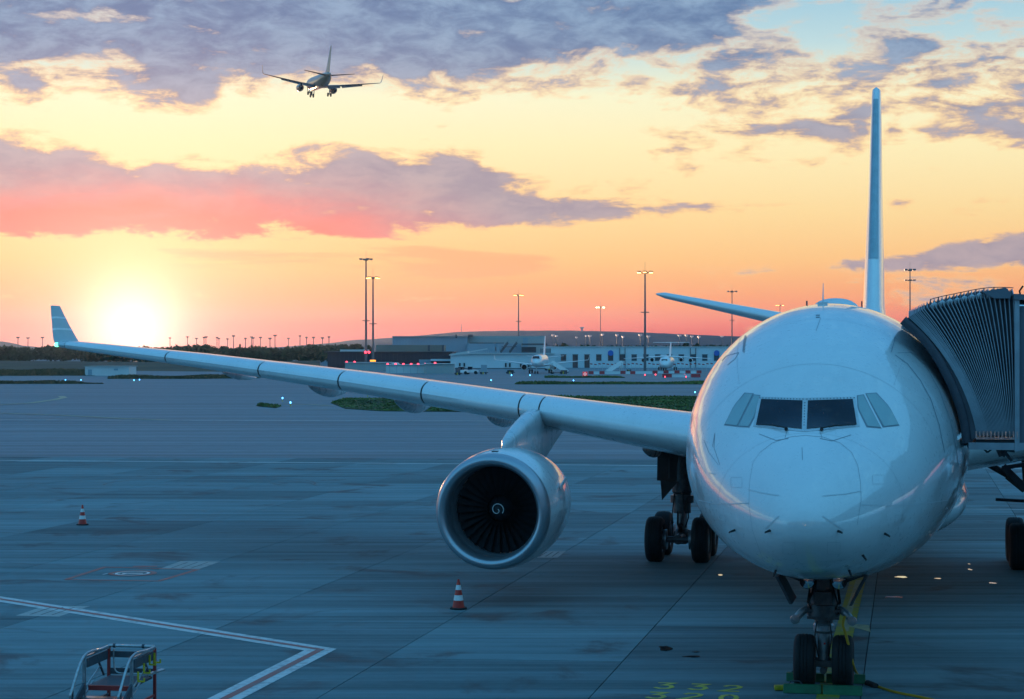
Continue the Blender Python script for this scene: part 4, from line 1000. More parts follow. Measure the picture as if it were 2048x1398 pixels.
rf = MB(); rf.add([(X0 - .1, YF - .12, zr), (X0 - .1, YB + .2, zr), (X1, YB + .9, zt - .02), (X1, YF - .7, zt - .02), (X0 - .1, YF - .12, zr - .1), (X0 - .1, YB + .2, zr - .1), (X1, YB + .9, zt - .12), (X1, YF - .7, zt - .12)], [(0, 1, 2, 3), (7, 6, 5, 4), (0, 4, 5, 1), (1, 5, 6, 2), (2, 6, 7, 3), (3, 7, 4, 0)])
rf.build('cab_roof', M_BRIDGE, br, smooth=False)
for k in range(4): MB().box(X0 + .5 + k * .8, X0 + 1.1 + k * .8, YF - .66 + .0, YF - .02 - (.5 + k * .8) * .0, f0.z + 1.0, f0.z + 2.0).build('cab_window', M_GLASS, cab_o, smooth=False) if False else None
q_ = [on_plane(*p_, YF) for p_ in ((1963, 584), (2011, 575), (2022, 587), (2020, 597), (1988, 597))]
mb = MB(); n = len(q_); mb.add([(v.x, YF - .10, v.z) for v in q_] + [(v.x, YB, v.z) for v in q_], [tuple(range(n)), tuple(range(2 * n - 1, n - 1, -1))] + [(i, i + n, (i + 1) % n + n, (i + 1) % n) for i in range(n)])
mb.build('canopy_box', M_BRIDGE, br, smooth=False)
# under the cab: actuators, hoses, light
u0 = on_plane(1960, 893, YF)
mb = MB()
for (a, b, r_) in (((1962, 892), (1975, 905), .02), ((1975, 905), (1990, 893), .015), ((1995, 890), (2004, 912), .06), ((2004, 912), (2016, 890), .05), ((2010, 905), (2024, 922), .03), ((2000, 895), (2030, 900), .05), ((1950, 890), (1958, 896), .025)):
    mb.tube([on_plane(*a, YF + .3), on_plane(*b, YF + .3)], r_, 8)
mb.build('levelling_actuator', M_STEEL, br)
mb = MB()
cl = on_plane(2200, 900, 1.0)
for (dx_, dy_) in ((0, 0),):
    mb.beam((X1 + 1.0, 2.6, 0.9), (X1 + 1.0, 2.6, f0.z), .45); mb.beam((X1 + 1.0, -1.2, .9), (X1 + 1.0, -1.2, f0.z), .45); mb.beam((X1 + 1.0, -2.0, .75), (X1 + 1.0, 3.4, .75), .5)
mb.build('support_column', M_STEEL, br, smooth=False)
brp = [on_plane(2006, 932, 2.2), on_plane(2075, 1000, 2.2)]
MB().beam(brp[0], brp[1], .13).build('diagonal_brace', M_STEEL, br, smooth=False)
MB().beam(on_plane(2004, 936, 2.2), on_plane(2075, 925, 2.2), .08).build('brace_tie', M_STEEL, br, smooth=False)
for y in (-1.9, 3.3): inst('wheel', tm, br, (X1 + 1.0, y, .69))
tn_ = MB(); tn_.loft([[(X1 - .1, YF - .2, f0.z - .2), (X1 - .1, YB + .4, f0.z - .2), (X1 - .1, YB + .4, zt - .1), (X1 - .1, YF - .2, zt - .1)], [(X1 + 14, -24, f0.z), (X1 + 16.5, -22, f0.z), (X1 + 16.5, -22, zt), (X1 + 14, -24, zt)]])
tn_.build('tunnel', M_BRIDGE, br, smooth=False)
MB().tube([on_plane(2046, 572, 0), on_plane(2039, 582, 0), on_plane(2042, 596, 0), on_plane(2055, 602, 0)], .02, 6).build('loose_cable', M_RUB, br)

# ------------------------------------------------------------------ traffic cones
def cone(px, py, label):
    c = gnd(px, py); e = empty('traffic_cone', (c.x, c.y, 0)); tag(e, label, 'traffic cone', 'traffic cones on the apron')
    b = MB(); n = 8; b.prism([(.21 * math.cos(R(22.5 + 45 * k)) * 1.08, .21 * math.sin(R(22.5 + 45 * k)) * 1.08) for k in range(8)], 0.001, .045); bevel(b.build('base', M_RUB, e, smooth=False), .012)
    zs = [(.045, .155), (.16, .130), (.30, .104), (.44, .077), (.60, .048), (.75, .026)]
    for (a, b_), (c_, d_), m, nm in zip(zs, zs[1:], (M_RED, M_RED, M_CONEW, M_RED, M_CONEW), ('skirt', 'red_band', 'white_band', 'red_band', 'white_band')):
        pass
    for z0, z1, m, nm in ((.045, .22, M_RED, 'red_band'), (.22, .35, M_CONEW, 'white_band'), (.35, .48, M_RED, 'red_band'), (.48, .60, M_CONEW, 'white_band'), (.60, .74, M_RED, 'red_band')):
        rr = lambda z: .15 - (.15 - .025) * (z - .045) / .70
        ex = .004 if nm == 'white_band' else 0
        MB().lathe([(rr(z0) + ex, z0), (rr(z1) + ex, z1), (rr(z1) - .012, z1), (rr(z0) - .012, z0)], 24, 'z', closed=True).build(nm, m, e)
cone(165, 1050, 'far red and white traffic cone at the left edge'); cone(917, 1218, 'near red and white traffic cone below the engine')

# ------------------------------------------------------------------ low maintenance steps (bottom left)
sx, sy = -6.91, 35.3
stp = empty('maintenance_steps', (sx, sy, 0), R(-9)); tag(stp, 'low galvanised maintenance steps with handrails at the bottom left', 'steps')
W2 = .435; ZR = 1.045; ZP = .52; DL = 1.22
for s_ in (-1, 1):
    x = s_ * W2
    MB().tube(smoothp([Vector((x, 0, ZR)), Vector((x, -.4, ZR)), Vector((x, -DL, ZR)), Vector((x, -DL - .55, ZR - .50)), Vector((x, -DL - .62, ZR - .60)), Vector((x, -DL - .60, .32))], 4), .024, 10).build('handrail', M_GALV, stp)
    MB().box(x - .02, x + .02, -DL + .02, -.02, ZR - .035, ZR - .005).build('rail_plate', M_GALV, stp, smooth=False)
    MB().box(x - .012, x + .012, -DL + .15, -.08, ZR - .22, ZR - .06).build('side_panel', M_STEEL, stp, smooth=False)
    for y in (0, -DL + .02): MB().beam((x, y, 0.002), (x, y, ZR - .02), .05).build('post', M_GALV if y else M_REDST, stp, smooth=False)
    MB().beam((x, -DL - .55, 0.002), (x, -DL - .55, ZR - .52), .045).build('post', M_STEEL, stp, smooth=False)
    MB().tube([(x, -.45, ZR - .30), (x, -DL - .40, ZR - .72)], .016, 8).build('mid_rail', M_GALV, stp)
    MB().tube([(x, -.75, ZR - .5), (x, -DL - .5, ZR - .92)], .016, 8).build('mid_rail', M_GALV, stp)
    MB().beam((x, -.62, ZR - .08), (x, -.25, ZP + .04), .03).build('diagonal_brace', M_STEEL, stp, smooth=False)
    MB().beam((x * 1.0, -DL + .05, ZP), (x * 1.0, -DL - .75, .08), .035, .16).build('stringer', M_STEEL, stp, smooth=False)
    MB().beam((x, -DL + .1, .18), (x, -.05, .18), .04).build('ground_rail', M_REDST if s_ > 0 else M_STEEL, stp, smooth=False)
MB().tube([(-W2, 0, ZR + .01), (W2, 0, ZR + .01)], .028, 10).build('back_rail', M_GALV, stp)
MB().box(-W2 + .03, W2 - .03, -.012, .012, ZR - .20, ZR - .09).build('back_panel', M_STEEL, stp, smooth=False)
MB().box(-W2 + .03, W2 - .03, -.012, .012, ZP + .02, ZP + .13).build('toe_board', M_STEEL, stp, smooth=False)
MB().tube(smoothp([Vector((-.33, -.03, ZR - .05)), Vector((-.33, -.03, ZP + .2)), Vector((-.27, -.03, ZP + .06)), Vector((-.1, -.03, ZP + .04)), Vector((.1, -.03, ZP + .04)), Vector((.3, -.03, ZP + .04))], 4), .016, 8).build('gate_bar', M_GALV, stp)
for x in (-.33, .22): MB().lathe([(.02, -.03), (.04, -.02), (.04, .02), (.02, .03)], 10, 'x', (x, 0, ZR + .01)).build('clamp', M_STEEL, stp)
MB().box(-W2 + .03, W2 - .03, -DL + .12, -.04, ZP - .04, ZP).build('platform', M_STEEL, stp, smooth=False)
MB().box(-W2 + .05, W2 - .05, -DL + .08, -DL + .14, ZP - .08, ZP + .004).build('nosing', M_REDST, stp, smooth=False)
for k in range(2):
    z = ZP - .17 * (k + 1); y = -DL - .22 * k
    MB().box(-W2 + .03, W2 - .03, y - .20, y + .03, z - .03, z).build('tread', M_GALV, stp, smooth=False)
for y in (-.95, -.65, -.35, -.1):                          # yellow hooks outside the right rail
    z = ZR - .26 - .1 * (y < -.5) - .1 * (y < -.9); mb = MB(); mb.beam((W2 + .03, y, z + .17), (W2 + .03, y, z), .028); mb.beam((W2 + .02, y, z), (W2 + .14, y, z), .028); mb.beam((W2 + .14, y, z - .01), (W2 + .14, y, z + .06), .024); mb.build('hook', M_YEL, stp, smooth=False)
MB().beam((W2 + .02, -.5, ZP + .1), (W2 + .20, -.1, ZP + .14), .10, .03).build('side_tray', M_GALV, stp, smooth=False)

# ------------------------------------------------------------------ light masts
def mast(px, ptop, D, label, lit='off', arms=5, platform=None, group='tall apron light masts', extra=None, spread=1.7, r=.30):
    b = at(px, 700, D); zt = CH - (ptop - HY) * D / F
    e = empty('light_mast', (b.x, b.y, 0)); tag(e, label, 'light mast', group)
    MB().tube([(0, 0, -.03), (0, 0, zt * .5), (0, 0, zt)], [r, r * .75, r * .5], 12).build('pole', M_POLE, e)
    MB().lathe([(r, 0), (r * 1.9, .02), (r * 1.9, .12), (r, .14)], 12, 'z', (0, 0, -.03)).build('base_plate', M_POLE, e)
    hd = MB(); hd.lathe([(.3, zt - .2), (spread * .45, zt - .1), (spread * .45, zt + .15), (.3, zt + .25)], 12)
    for k in range(arms):
        a = math.pi * (2 * k / arms) + .4; hd.beam((0, 0, zt), (spread * math.cos(a), spread * math.sin(a), zt + .35), .14)
    h = hd.build('head_frame', M_POLE, e, smooth=False)
    m = {'off': M_LAMPOFF, 'lit': M_LAMP, 'bright': M_LAMPW}[lit]
    for k in range(arms):
        a = math.pi * (2 * k / arms) + .4; x, y = spread * math.cos(a), spread * math.sin(a)
        lp = MB(); lp.box(x - .48, x + .48, y - .35, y + .35, zt + .18, zt + .52); l_ = lp.build('lamp_housing', M_POLE, h, smooth=False)
    le = MB()
    for k in range(arms):
        a = math.pi * (2 * k / arms) + .4; x, y = spread * math.cos(a), spread * math.sin(a)
        MB().box(x - .40, x + .40, y - .42 , y + .30, zt - .02 if lit != 'bright' else zt - .15, zt + .16).build('lamp', m, h, smooth=False)
    for f in (platform or ()):
        MB().lathe([(r * .7, zt * f), (1.15, zt * f), (1.15, zt * f + .22), (r * .7, zt * f + .22)], 14).build('service_ring', M_POLE, e)
    MB().tube([(0, 0, zt + .2), (0, 0, zt + 3.0)], .035, 5).build('lightning_rod', M_POLE, e)
    for (pxx, pyy, mm, rr) in (extra or ()):
        q = at(pxx, pyy, D - .8); MB().lathe([(.02, -rr), (rr * .8, -rr * .6), (rr, 0), (rr * .8, rr * .6), (.02, rr)], 10, 'z', (q.x - b.x, q.y - b.y, q.z)).build('warning_lamp', mm, e)
    return e
mast(732, 520, 610, 'tallest light mast with two red lamps on its pole, lamps dark', 'off', 4, (.44,), extra=((731, 704.5, M_REDL, .42), (738, 704.5, M_REDL, .42)), r=.42)
mm_ = mast(746, 557, 590, 'light mast with glowing orange lamps right beside the tallest mast', 'lit', 5, (.50,), r=.40)
MB().box(-.85, .85, -.52, -.44, CH - (721.5 - HY) * 590 / F - .25, CH - (721.5 - HY) * 590 / F + .25).build('orange_sign', M_ORL, mm_, smooth=False)
mast(1037, 591, 800, 'light mast behind the small front-facing jet', 'lit', 4, (.62,), extra=((1038.5, 677, M_LAMPW, .65), (1034, 676, M_ORL, .4)), r=.38)
mast(1201, 615, 1050, 'thin light mast with a brilliant lit floodlight head', 'bright', 5, (.35,), spread=2.1)
mast(1290, 546, 530, 'light mast with orange lamps rising beside the four-engine jet', 'lit', 6, (.60,), r=.40, spread=1.9)
mast(1464, 584, 860, 'light mast behind the tip of the tailplane', 'off', 6, (.60,), spread=2.1, r=.36)
mast(1560, 611, 1200, 'light mast head just showing above the fuselage left of the aerial', 'lit', 5, spread=2.2)
m18 = mast(1820, 541, 650, 'double-tier light mast right of the tail fin', 'off', 6, (.05, .48), spread=1.6, r=.34)
zt2 = CH - (561 - HY) * 650 / F
h2 = MB().lathe([(.2, zt2 - .15), (.9, zt2 - .1), (.9, zt2 + .1), (.2, zt2 + .15)], 12).build('second_head', M_POLE, m18)
for k in range(6):
    a = math.pi * k / 3 + .4; x, y = 1.6 * math.cos(a), 1.6 * math.sin(a); mb = MB(); mb.box(x - .45, x + .45, y - .3, y + .3, zt2 - .05, zt2 + .3); mb.beam((0, 0, zt2), (x, y, zt2 + .1), .12); mb.build('lamp_housing', M_POLE, h2, smooth=False)
# tiny masts on the skyline
small = None
rnd = random.Random(5)
far_m = [(36, 675), (56, 676), (85, 675), (113, 675), (119, 682), (340, 676), (375, 674), (393, 677), (408, 675), (412, 674), (434, 675), (438, 677), (455, 678), (467, 672), (491, 677), (503, 674), (506, 676), (521, 675), (540, 677), (550, 671), (577, 677), (600, 672), (613, 675), (627, 675), (645, 676), (658, 674)]
near_h = [(1106, 670), (1113, 672), (1153, 675), (1172, 672), (1180, 672), (1205, 669), (1234, 670), (1246, 674), (1281, 670), (1297, 673), (1359, 671), (1373, 671), (1384, 673), (1398, 674), (1444, 673)]
def small_mast(px, ptop, D, m, h0, group, label):
    b = at(px, 700, D); zt = CH - (ptop - HY) * D / F; e = empty('distant_mast', (b.x, b.y, 0)); tag(e, label, 'light mast', group)
    MB().tube([(0, 0, -.03), (0, 0, zt)], [.40, .30], 6).build('pole', M_POLE, e)
    w = D / F * rnd.uniform(2.2, 3.4); mb = MB(); mb.box(-w, w, -.6, .6, zt - .35, zt + .55); mb.box(-w * .5, w * .5, -.9, .9, zt - .7, zt - .3); mb.build('head_frame', m, e, smooth=False)
ORD = 'first second third fourth fifth sixth seventh eighth ninth tenth eleventh twelfth thirteenth fourteenth fifteenth sixteenth seventeenth eighteenth nineteenth twentieth'.split(); ORD += ['twenty-' + o_ for o_ in ORD[:9]]
for k, (x, y) in enumerate(far_m): small_mast(x, y, rnd.uniform(1500, 1900), M_POLE, 0, 'small masts on the left skyline', f'{ORD[k]} tiny dark light mast from the left on the left skyline')
M_PALEM = mat('pale_mast_head', (0.6, 0.5, 0.48), 0.4, emit=(1.0, .42, .3), estr=.12)
for k, (x, y) in enumerate(near_h): small_mast(x, y, rnd.uniform(1300, 1700), M_PALEM, 0, 'small masts against the hill', f'{ORD[k]} tiny pink-headed mast from the left against the hill')

# ------------------------------------------------------------------ far buildings
M_BLUEG = mat('pale_blue_cladding', (0.56, 0.62, 0.66), 0.6, var=0.06, vscale=.08)
M_GREYB = mat('grey_blue_cladding', (0.24, 0.32, 0.38), 0.6, var=0.08, vscale=.06)
M_CREAMB = mat('grey_cream_cladding', (0.33, 0.35, 0.35), 0.65, var=0.06, vscale=.06)
M_DKWALL = mat('dark_hangar_cladding', (0.030, 0.030, 0.045), 0.6, var=0.2, vscale=.1)
M_OLIVE = mat('olive_roof_band', (0.16, 0.17, 0.15), 0.7, var=0.1, vscale=.1)
M_DOORB = mat('brown_dock_door', (0.085, 0.06, 0.065), 0.55, var=0.2, vscale=.3)
M_DOORG = mat('blue_dock_door', (0.045, 0.075, 0.10), 0.5, var=0.2, vscale=.3)
M_PALE = mat('pale_panel', (0.55, 0.57, 0.58), 0.55, var=0.06, vscale=.2)
M_ROOFL = mat('pale_roof_edge', (0.50, 0.52, 0.52), 0.5)
def X(px, D): return (px - CX) * D / F
def Z(py, D): return CH - (py - HY) * D / F
def block(e, name, x0, x1, ytop, D, depth, m, z0=-.03, ybot=None):
    zb = z0 if ybot is None else Z(ybot, D)
    return MB().box(X(x0, D), X(x1, D), D, D + depth, zb, Z(ytop, D)).build(name, m, e, smooth=False)
def strip(e, name, x0, x1, y0, y1, D, m, out=.25, back=.0):
    return MB().box(X(x0, D), X(x1, D), D - out, D + back, Z(y1, D), Z(y0, D)).build(name, m, e, smooth=False)
def ribs(e, x0, x1, n, y0, y1, D, m, w=.18, nm='cladding_rib'):
    for k in range(n):
        x = X(x0 + (x1 - x0) * (k + .5) / n, D); MB().box(x - w, x + w, D - .18, D + .02, max(0, Z(y1, D)), Z(y0, D)).build(nm, m, e, smooth=False)
# dark hangar
e = empty('hangar', (0, 0, 0)); tag(e, 'dark purple-brown hangar behind the two tall masts', 'hangar')
w_ = block(e, 'wall', 655, 905, 704, 640, 40, M_DKWALL); ribs(w_, 658, 905, 30, 705, 738, 640, M_DKWALL, .25)
block(e, 'roof', 648, 908, 703, 639, 44, M_STEEL, ybot=704.2)
block(e, 'roof_band', 752, 886, 690, 655, 30, M_OLIVE, ybot=703); block(e, 'skylight', 680, 735, 699, 645, 8, M_ROOFL, ybot=703)
for x in (856, 884): strip(e, 'roof_vent', x, x + 4, 690, 702, 655, M_STEEL, .6)
strip(e, 'office_door', 838, 862, 719, 736, 640, M_GREYB, .3); strip(e, 'office_canopy', 862, 902, 718, 722, 640, M_BLUEG, 3)
# tall grey building behind
e = empty('warehouse', (0, 0, 0)); tag(e, 'tallest grey-blue windowless warehouse behind the dark hangar', 'warehouse')
w_ = block(e, 'wall', 785, 934, 673, 760, 60, M_GREYB); block(e, 'roof', 784, 935, 672.2, 759, 62, M_CREAMB, ybot=673.2); strip(e, 'roof_vent', 911, 914, 669, 676, 760, M_STEEL, 1)
ribs(w_, 787, 932, 24, 674, 703, 760, M_GREYB, .2)
# stepped building with external stairs
e = empty('stair_building', (0, 0, 0)); tag(e, 'stepped grey building with an external roof staircase', 'building')
block(e, 'wall', 935, 1091, 672, 770, 50, M_CREAMB); strip(e, 'shadow_gap', 939, 1008, 685.4, 686.8, 770, M_DARK, .3); strip(e, 'lower_wall', 935, 1042, 687, 712, 762, M_GREYB, 6)
block(e, 'penthouse', 1046, 1056, 676, 745, 10, M_GREYB); strip(e, 'roof_plant', 936, 946, 669, 673.5, 770, M_STEEL, 2); strip(e, 'glazed_link', 1043, 1072, 694, 705, 740, M_DOORG, 4)
strip(e, 'canopy', 1043, 1094, 687, 690.5, 738, M_STEEL, 8)
for x0 in (1001, 1019):
    a = Vector((X(x0, 735), 735, Z(705, 735))); b = Vector((X(x0 + 15, 735), 735, Z(685, 735))); MB().beam(a, b, 1.6, .8).build('stair_flight', M_STEEL, e, smooth=False)
    for k in range(7):
        p_ = a.lerp(b, k / 6); MB().beam(p_, p_ + Vector((0, 0, 1.2)), .14).build('stair_post', M_STEEL, e, smooth=False)
    MB().beam(a + Vector((0, 0, 1.2)), b + Vector((0, 0, 1.2)), .14).build('stair_rail', M_GALV, e, smooth=False)
strip(e, 'stair_landing', 1003, 1034, 693, 694.2, 735, M_STEEL, 1.5)
# pale cargo shed
e = empty('cargo_shed', (0, 0, 0)); tag(e, 'long pale blue cargo shed behind the small front-facing jet', 'cargo shed')
w_ = block(e, 'wall', 901, 1110, 707.5, 622, 40, M_BLUEG)
MB().add([(X(898, 621), 621, Z(709, 621)), (X(935, 621), 621, Z(702, 621)), (X(935, 621), 650, Z(702, 621)), (X(898, 621), 650, Z(709, 621)), (X(898, 621), 621, Z(711, 621)), (X(935, 621), 621, Z(708, 621)), (X(935, 621), 650, Z(708, 621)), (X(898, 621), 650, Z(711, 621))], [(0, 1, 2, 3), (7, 6, 5, 4), (0, 4, 5, 1), (1, 5, 6, 2), (2, 6, 7, 3), (3, 7, 4, 0)]).build('sloping_roof', M_ROOFL, e, smooth=False)
strip(e, 'eaves', 935, 1110, 705.8, 707.6, 622, M_ROOFL, 1.2); strip(e, 'plinth', 901, 1110, 736, 740, 622, M_STEEL, .2)
for x in (918, 927, 1010, 1018, 1040, 1048, 1056): strip(w_, 'door', x, x + 3.2, 726, 734, 622, M_DARK, .3)
for k in range(14): 
    x = 942 + k * 4.4; MB().beam((X(x, 624), 624, Z(706, 624)), (X(x, 624), 624, Z(702.5 - (k % 3) * .8, 624)), .12).build('roof_rail_post', M_GALV, e, smooth=False)
MB().beam((X(940, 624), 624, Z(703.5, 624)), (X(975, 624), 624, Z(697.5, 624)), .35).build('roof_pipe', M_ROOFL, e, smooth=False)
for x in (985, 990): strip(e, 'roof_unit', x, x + 8, 694, 702, 630, M_GREYB, 3)
# long building with dock doors
e = empty('terminal_annex', (0, 0, 0)); tag(e, 'long pale building with a row of dark dock doors behind the barriers', 'building')
w_ = block(e, 'wall', 1090, 1760, 694, 655, 45, M_BLUEG); strip(e, 'parapet', 1090, 1760, 693, 694.3, 655, M_ROOFL, .5)
ribs(w_, 1080, 1102, 9, 697, 722, 655, M_STEEL, .12, 'louvre')
for k in range(14):
    x = 1127 + k * 23.55; tall = k in (1, 2); m_ = M_DOORB if k < 6 else M_DOORG
    d_ = strip(w_, 'dock_door', x - 5.2, x + 5.2, 709.5, 736 if tall else 721.5, 655, m_, .16)
    strip(d_, 'lintel', x - 5.9, x + 5.9, 708.6, 709.4, 655, M_STEEL, .32)
    for z_ in (713, 717): strip(d_, 'door_joint', x - 5.0, x + 5.0, z_, z_ + .4, 655, M_DARK, .22)
    if k in (5, 11): strip(w_, 'upper_panel', x - 4.5, x + 4.5, 698, 708, 655, M_PALE, .2); [strip(w_, 'panel_post', x + dx_ - .5, x + dx_ + .5, 696, 736, 655, M_STEEL, .35) for dx_ in (-5.4, 5.4)]
    if k in (4, 13): MB().lathe([(.1, -.1), (.95, -.1), (.95, .1), (.1, .1)], 16, 'y', (X(x, 655), 654.6, Z(706, 655))).build('blue_sign', mat('blue_sign', (.02, .12, .45), .5), w_)
# pale windowless kiosk at left
e = empty('pale_hut', (0, 0, 0)); tag(e, 'low pale windowless hut at left below the wing tip', 'hut')
D_ = gD(751); block(e, 'wall', 170, 258, 733.5, D_, 9, M_PALE); block(e, 'roof', 168.5, 259.5, 732.3, D_ - .4, 10, M_CREAMB, ybot=733.4); strip(e, 'door', 176, 184, 739, 751, D_, M_GREYB, .1); strip(e, 'vent', 228, 236, 737, 741, D_, M_GREYB, .12)
# long low pale baggage sheds with red beacons
def shed(x0, x1, yt, yb, label, reds, m=M_PALE, slope=True):
    D = gD(yb); e = empty('baggage_shed', (0, 0, 0)); tag(e, label, 'shed', 'low pale sheds beyond the wing')
    w_ = block(e, 'wall', x0, x1, yt, D, 8, m); block(e, 'roof', x0 - 1, x1 + 1, yt - .9, D - .5, 9, M_ROOFL, ybot=yt + .1)
    n = int((x1 - x0) / 14)
    for k in range(n): strip(w_, 'panel_joint', x0 + 7 + k * 14, x0 + 7.5 + k * 14, yt + 1, yb, D, M_GREYB, .06)
    for x in reds: MB().lathe([(.02, -.3), (.28, -.2), (.28, .15), (.02, .3)], 8, 'z', (X(x, D), D + .5, Z(yt - 1.6, D))).build('beacon', M_REDL, e)
shed(690, 780, 725.5, 741, 'leftmost low pale shed beneath the tall masts', (693, 709), M_CREAMB)
shed(772, 858, 730, 746.5, 'middle low pale shed lined with red beacons', (775, 791, 806.5, 822, 836, 850))
shed(848, 908, 728, 747, 'right low pale shed beside the dark service box', (870,), M_CREAMB)
D_ = 580; e = tag(empty('parked_van', (X(786, D_), D_, 0), R(90)), 'white van roof showing above the middle pale shed', 'van')
MB().loft([[(-.85, y, .4), (.85, y, .4), (.85, y, h * .6), (.7, y, h), (-.7, y, h), (-.85, y, h * .6)] for y, h in ((-2.6, 1.2), (-2.2, 1.7), (-1.5, 2.3), (2.4, 2.35), (2.5, 2.0))]).build('body', M_WHITE, e, ang=25)
for y in (-1.7, 1.7):
    for x in (-.78, .78): MB().lathe([(.1, -.1), (.34, -.1), (.34, .1), (.1, .1)], 14, 'x', (x, y, .34)).build('wheel', M_TYRE, e)
MB().box(-.7, .7, -2.25, -2.2, 1.3, 1.75).build('windscreen', M_GLASS, e)
e.location.z = 4.4 - 2.2 if False else 0

# ------------------------------------------------------------------ barriers, flag line, signs
D_ = gD(748)
bar_me = {}
def barrier(px, py, w, h, red, label, grp):
    D = gD(py); key = (round(w, 1), round(h, 1), red)
    if key not in bar_me:
        W_ = w * D / F; H_ = h * D / F; mb = MB()
        mb.loft([[(x, -.30, 0), (x, .30, 0), (x, .22, H_ * .35), (x, .12, H_ * .5), (x, .10, H_), (x, -.10, H_), (x, -.12, H_ * .5), (x, -.22, H_ * .35)] for x in (-W_ / 2, W_ / 2)])
        bar_me[key] = mb.mesh('plastic_barrier', M_BARRED if red else M_PALE, False)
    o = inst('plastic_barrier', bar_me[key], None, (X(px, D), D, -.03)); tag(o, label, 'barrier', grp)
reds = [(1182, 748), (1204, 748), (1246, 747.5), (1265.5, 748), (1310, 747), (1332, 746.5), (1354, 746.5), (1376, 746.5), (1398, 746.5)]
ordn = ['first', 'second', 'third', 'fourth', 'fifth', 'sixth', 'seventh', 'eighth', 'ninth']
for (x, y), o_ in zip(reds, ordn): barrier(x, y, 10, 6, True, f'{o_} red barrier from the left in the long back row', 'red barriers in the back row')
for k, (x, y) in enumerate(reds[:-1]): barrier((x + reds[k + 1][0]) / 2, (y + reds[k + 1][1]) / 2, reds[k + 1][0] - x - 11, 5.6, False, f'pale barrier between the {ordn[k]} and {ordn[k+1]} red barriers of the back row', 'pale barriers in the back row')
barrier(1334, 754.5, 19, 7, True, 'left of the two wide red barriers standing in front of the row', 'wide red barriers in front'); barrier(1391.5, 754.5, 18.5, 7, True, 'right of the two wide red barriers standing in front of the row', 'wide red barriers in front')
barrier(1362, 754.3, 36, 6, False, 'long pale barrier between the two wide red barriers', 'wide red barriers in front')
# rope of flags on posts
fl = empty('flag_line', (0, 0, 0)); tag(fl, 'line of small red flags on thin posts above the barriers', 'flag line'); D_ = 575
for k in range(31):
    x = 1180 + k * 8.3; xp = X(x, D_); zz_ = Z(726.5 + .9 * math.sin(k * 1.7), D_)
    MB().beam((xp, D_, -.03), (xp, D_, zz_), .07).build('post', M_GALV, fl, smooth=False)
    MB().add([(xp, D_ - .05, zz_), (xp + .75, D_ - .1, zz_ - .12), (xp + .72, D_, zz_ - .42), (xp + .05, D_, zz_ - .32)] + [(xp, D_ + .01, zz_), (xp + .75, D_ - .04, zz_ - .12), (xp + .72, D_ + .06, zz_ - .42), (xp + .05, D_ + .06, zz_ - .32)], [(0, 1, 2, 3), (7, 6, 5, 4), (0, 4, 5, 1), (1, 5, 6, 2), (2, 6, 7, 3), (3, 7, 4, 0)]).build('flag', M_BARRED, fl, smooth=False)
for k in range(30): MB().beam((X(1180 + k * 8.3, D_), D_, Z(733, D_)), (X(1188.3 + k * 8.3, D_), D_, Z(733, D_)), .05).build('rope', M_GALV, fl, smooth=False)
D_ = gD(753.5); sg_ = empty('round_sign', (X(1170, D_), D_, 0)); tag(sg_, 'red square sign with a white ring beside the taxiway', 'sign')
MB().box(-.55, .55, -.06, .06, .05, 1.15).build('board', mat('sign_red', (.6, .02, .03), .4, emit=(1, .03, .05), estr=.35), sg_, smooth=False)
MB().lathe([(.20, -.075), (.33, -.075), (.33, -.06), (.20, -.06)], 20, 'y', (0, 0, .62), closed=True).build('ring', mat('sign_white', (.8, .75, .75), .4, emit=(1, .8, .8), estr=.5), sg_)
for x in (-.4, .4): MB().beam((x, 0, -.03), (x, 0, .1), .06).build('foot', M_STEEL, sg_, smooth=False)
# taxiway edge lights
def edge_light(px, py, m, label, grp, r_=.16):
    c = gnd(px, py); e = empty('taxiway_light', (c.x, c.y, -.03)); tag(e, label, 'taxiway light', grp); k = max(1, c.y / 330)
    MB().lathe([(.12, 0), (.12, .03), (.04, .05), (.04, .30), (.1, .32)], 10).build('stem', M_YEL, e)
    MB().lathe([(.05, .32), (r_ * k * .9, .36), (r_ * k, .36 + r_ * k), (r_ * k * .6, .36 + 1.7 * r_ * k), (.02, .36 + 2 * r_ * k)], 10).build('lens', m, e)
for (x, y, lb) in ((131, 764, 'leftmost blue light at the far left verge'), (162, 764, 'second blue light from the left on the far left verge'), (268, 764.5, 'left one of a close pair of blue lights below the setting sun'), (279, 763.5, 'right one of a close pair of blue lights below the setting sun'), (490, 755, 'blue light just under the outer wing'),
                   (565, 802.5, 'far one of two blue lights near the small grass tuft'), (581, 812, 'near one of two blue lights near the small grass tuft'), (735, 793.5, 'brightest blue light at the front of the near grass verge'), (982, 764.5, 'blue light left of the far grass verge'), (1147, 765, 'blue light inside the far grass verge'), (1390, 790, 'blue light beside the fuselage'), (1023, 754, 'blue light in front of the small jet, left'), (1060, 754, 'blue light in front of the small jet, right')):
    edge_light(x, y, M_BLUEL, lb, 'blue taxiway edge lights', .09)
for (x, y, lb) in ((1290, 753.5, 'left red ground light in front of the barriers'), (1311, 753, 'second red ground light in front of the barriers'), (1330, 757.5, 'red ground light under the left wide barrier'), (1370, 753.5, 'upper of two red ground lights between the wide barriers'), (1372, 757.5, 'lower of two red ground lights between the wide barriers')):
    edge_light(x, y, M_REDL, lb, 'red ground lights', .11)

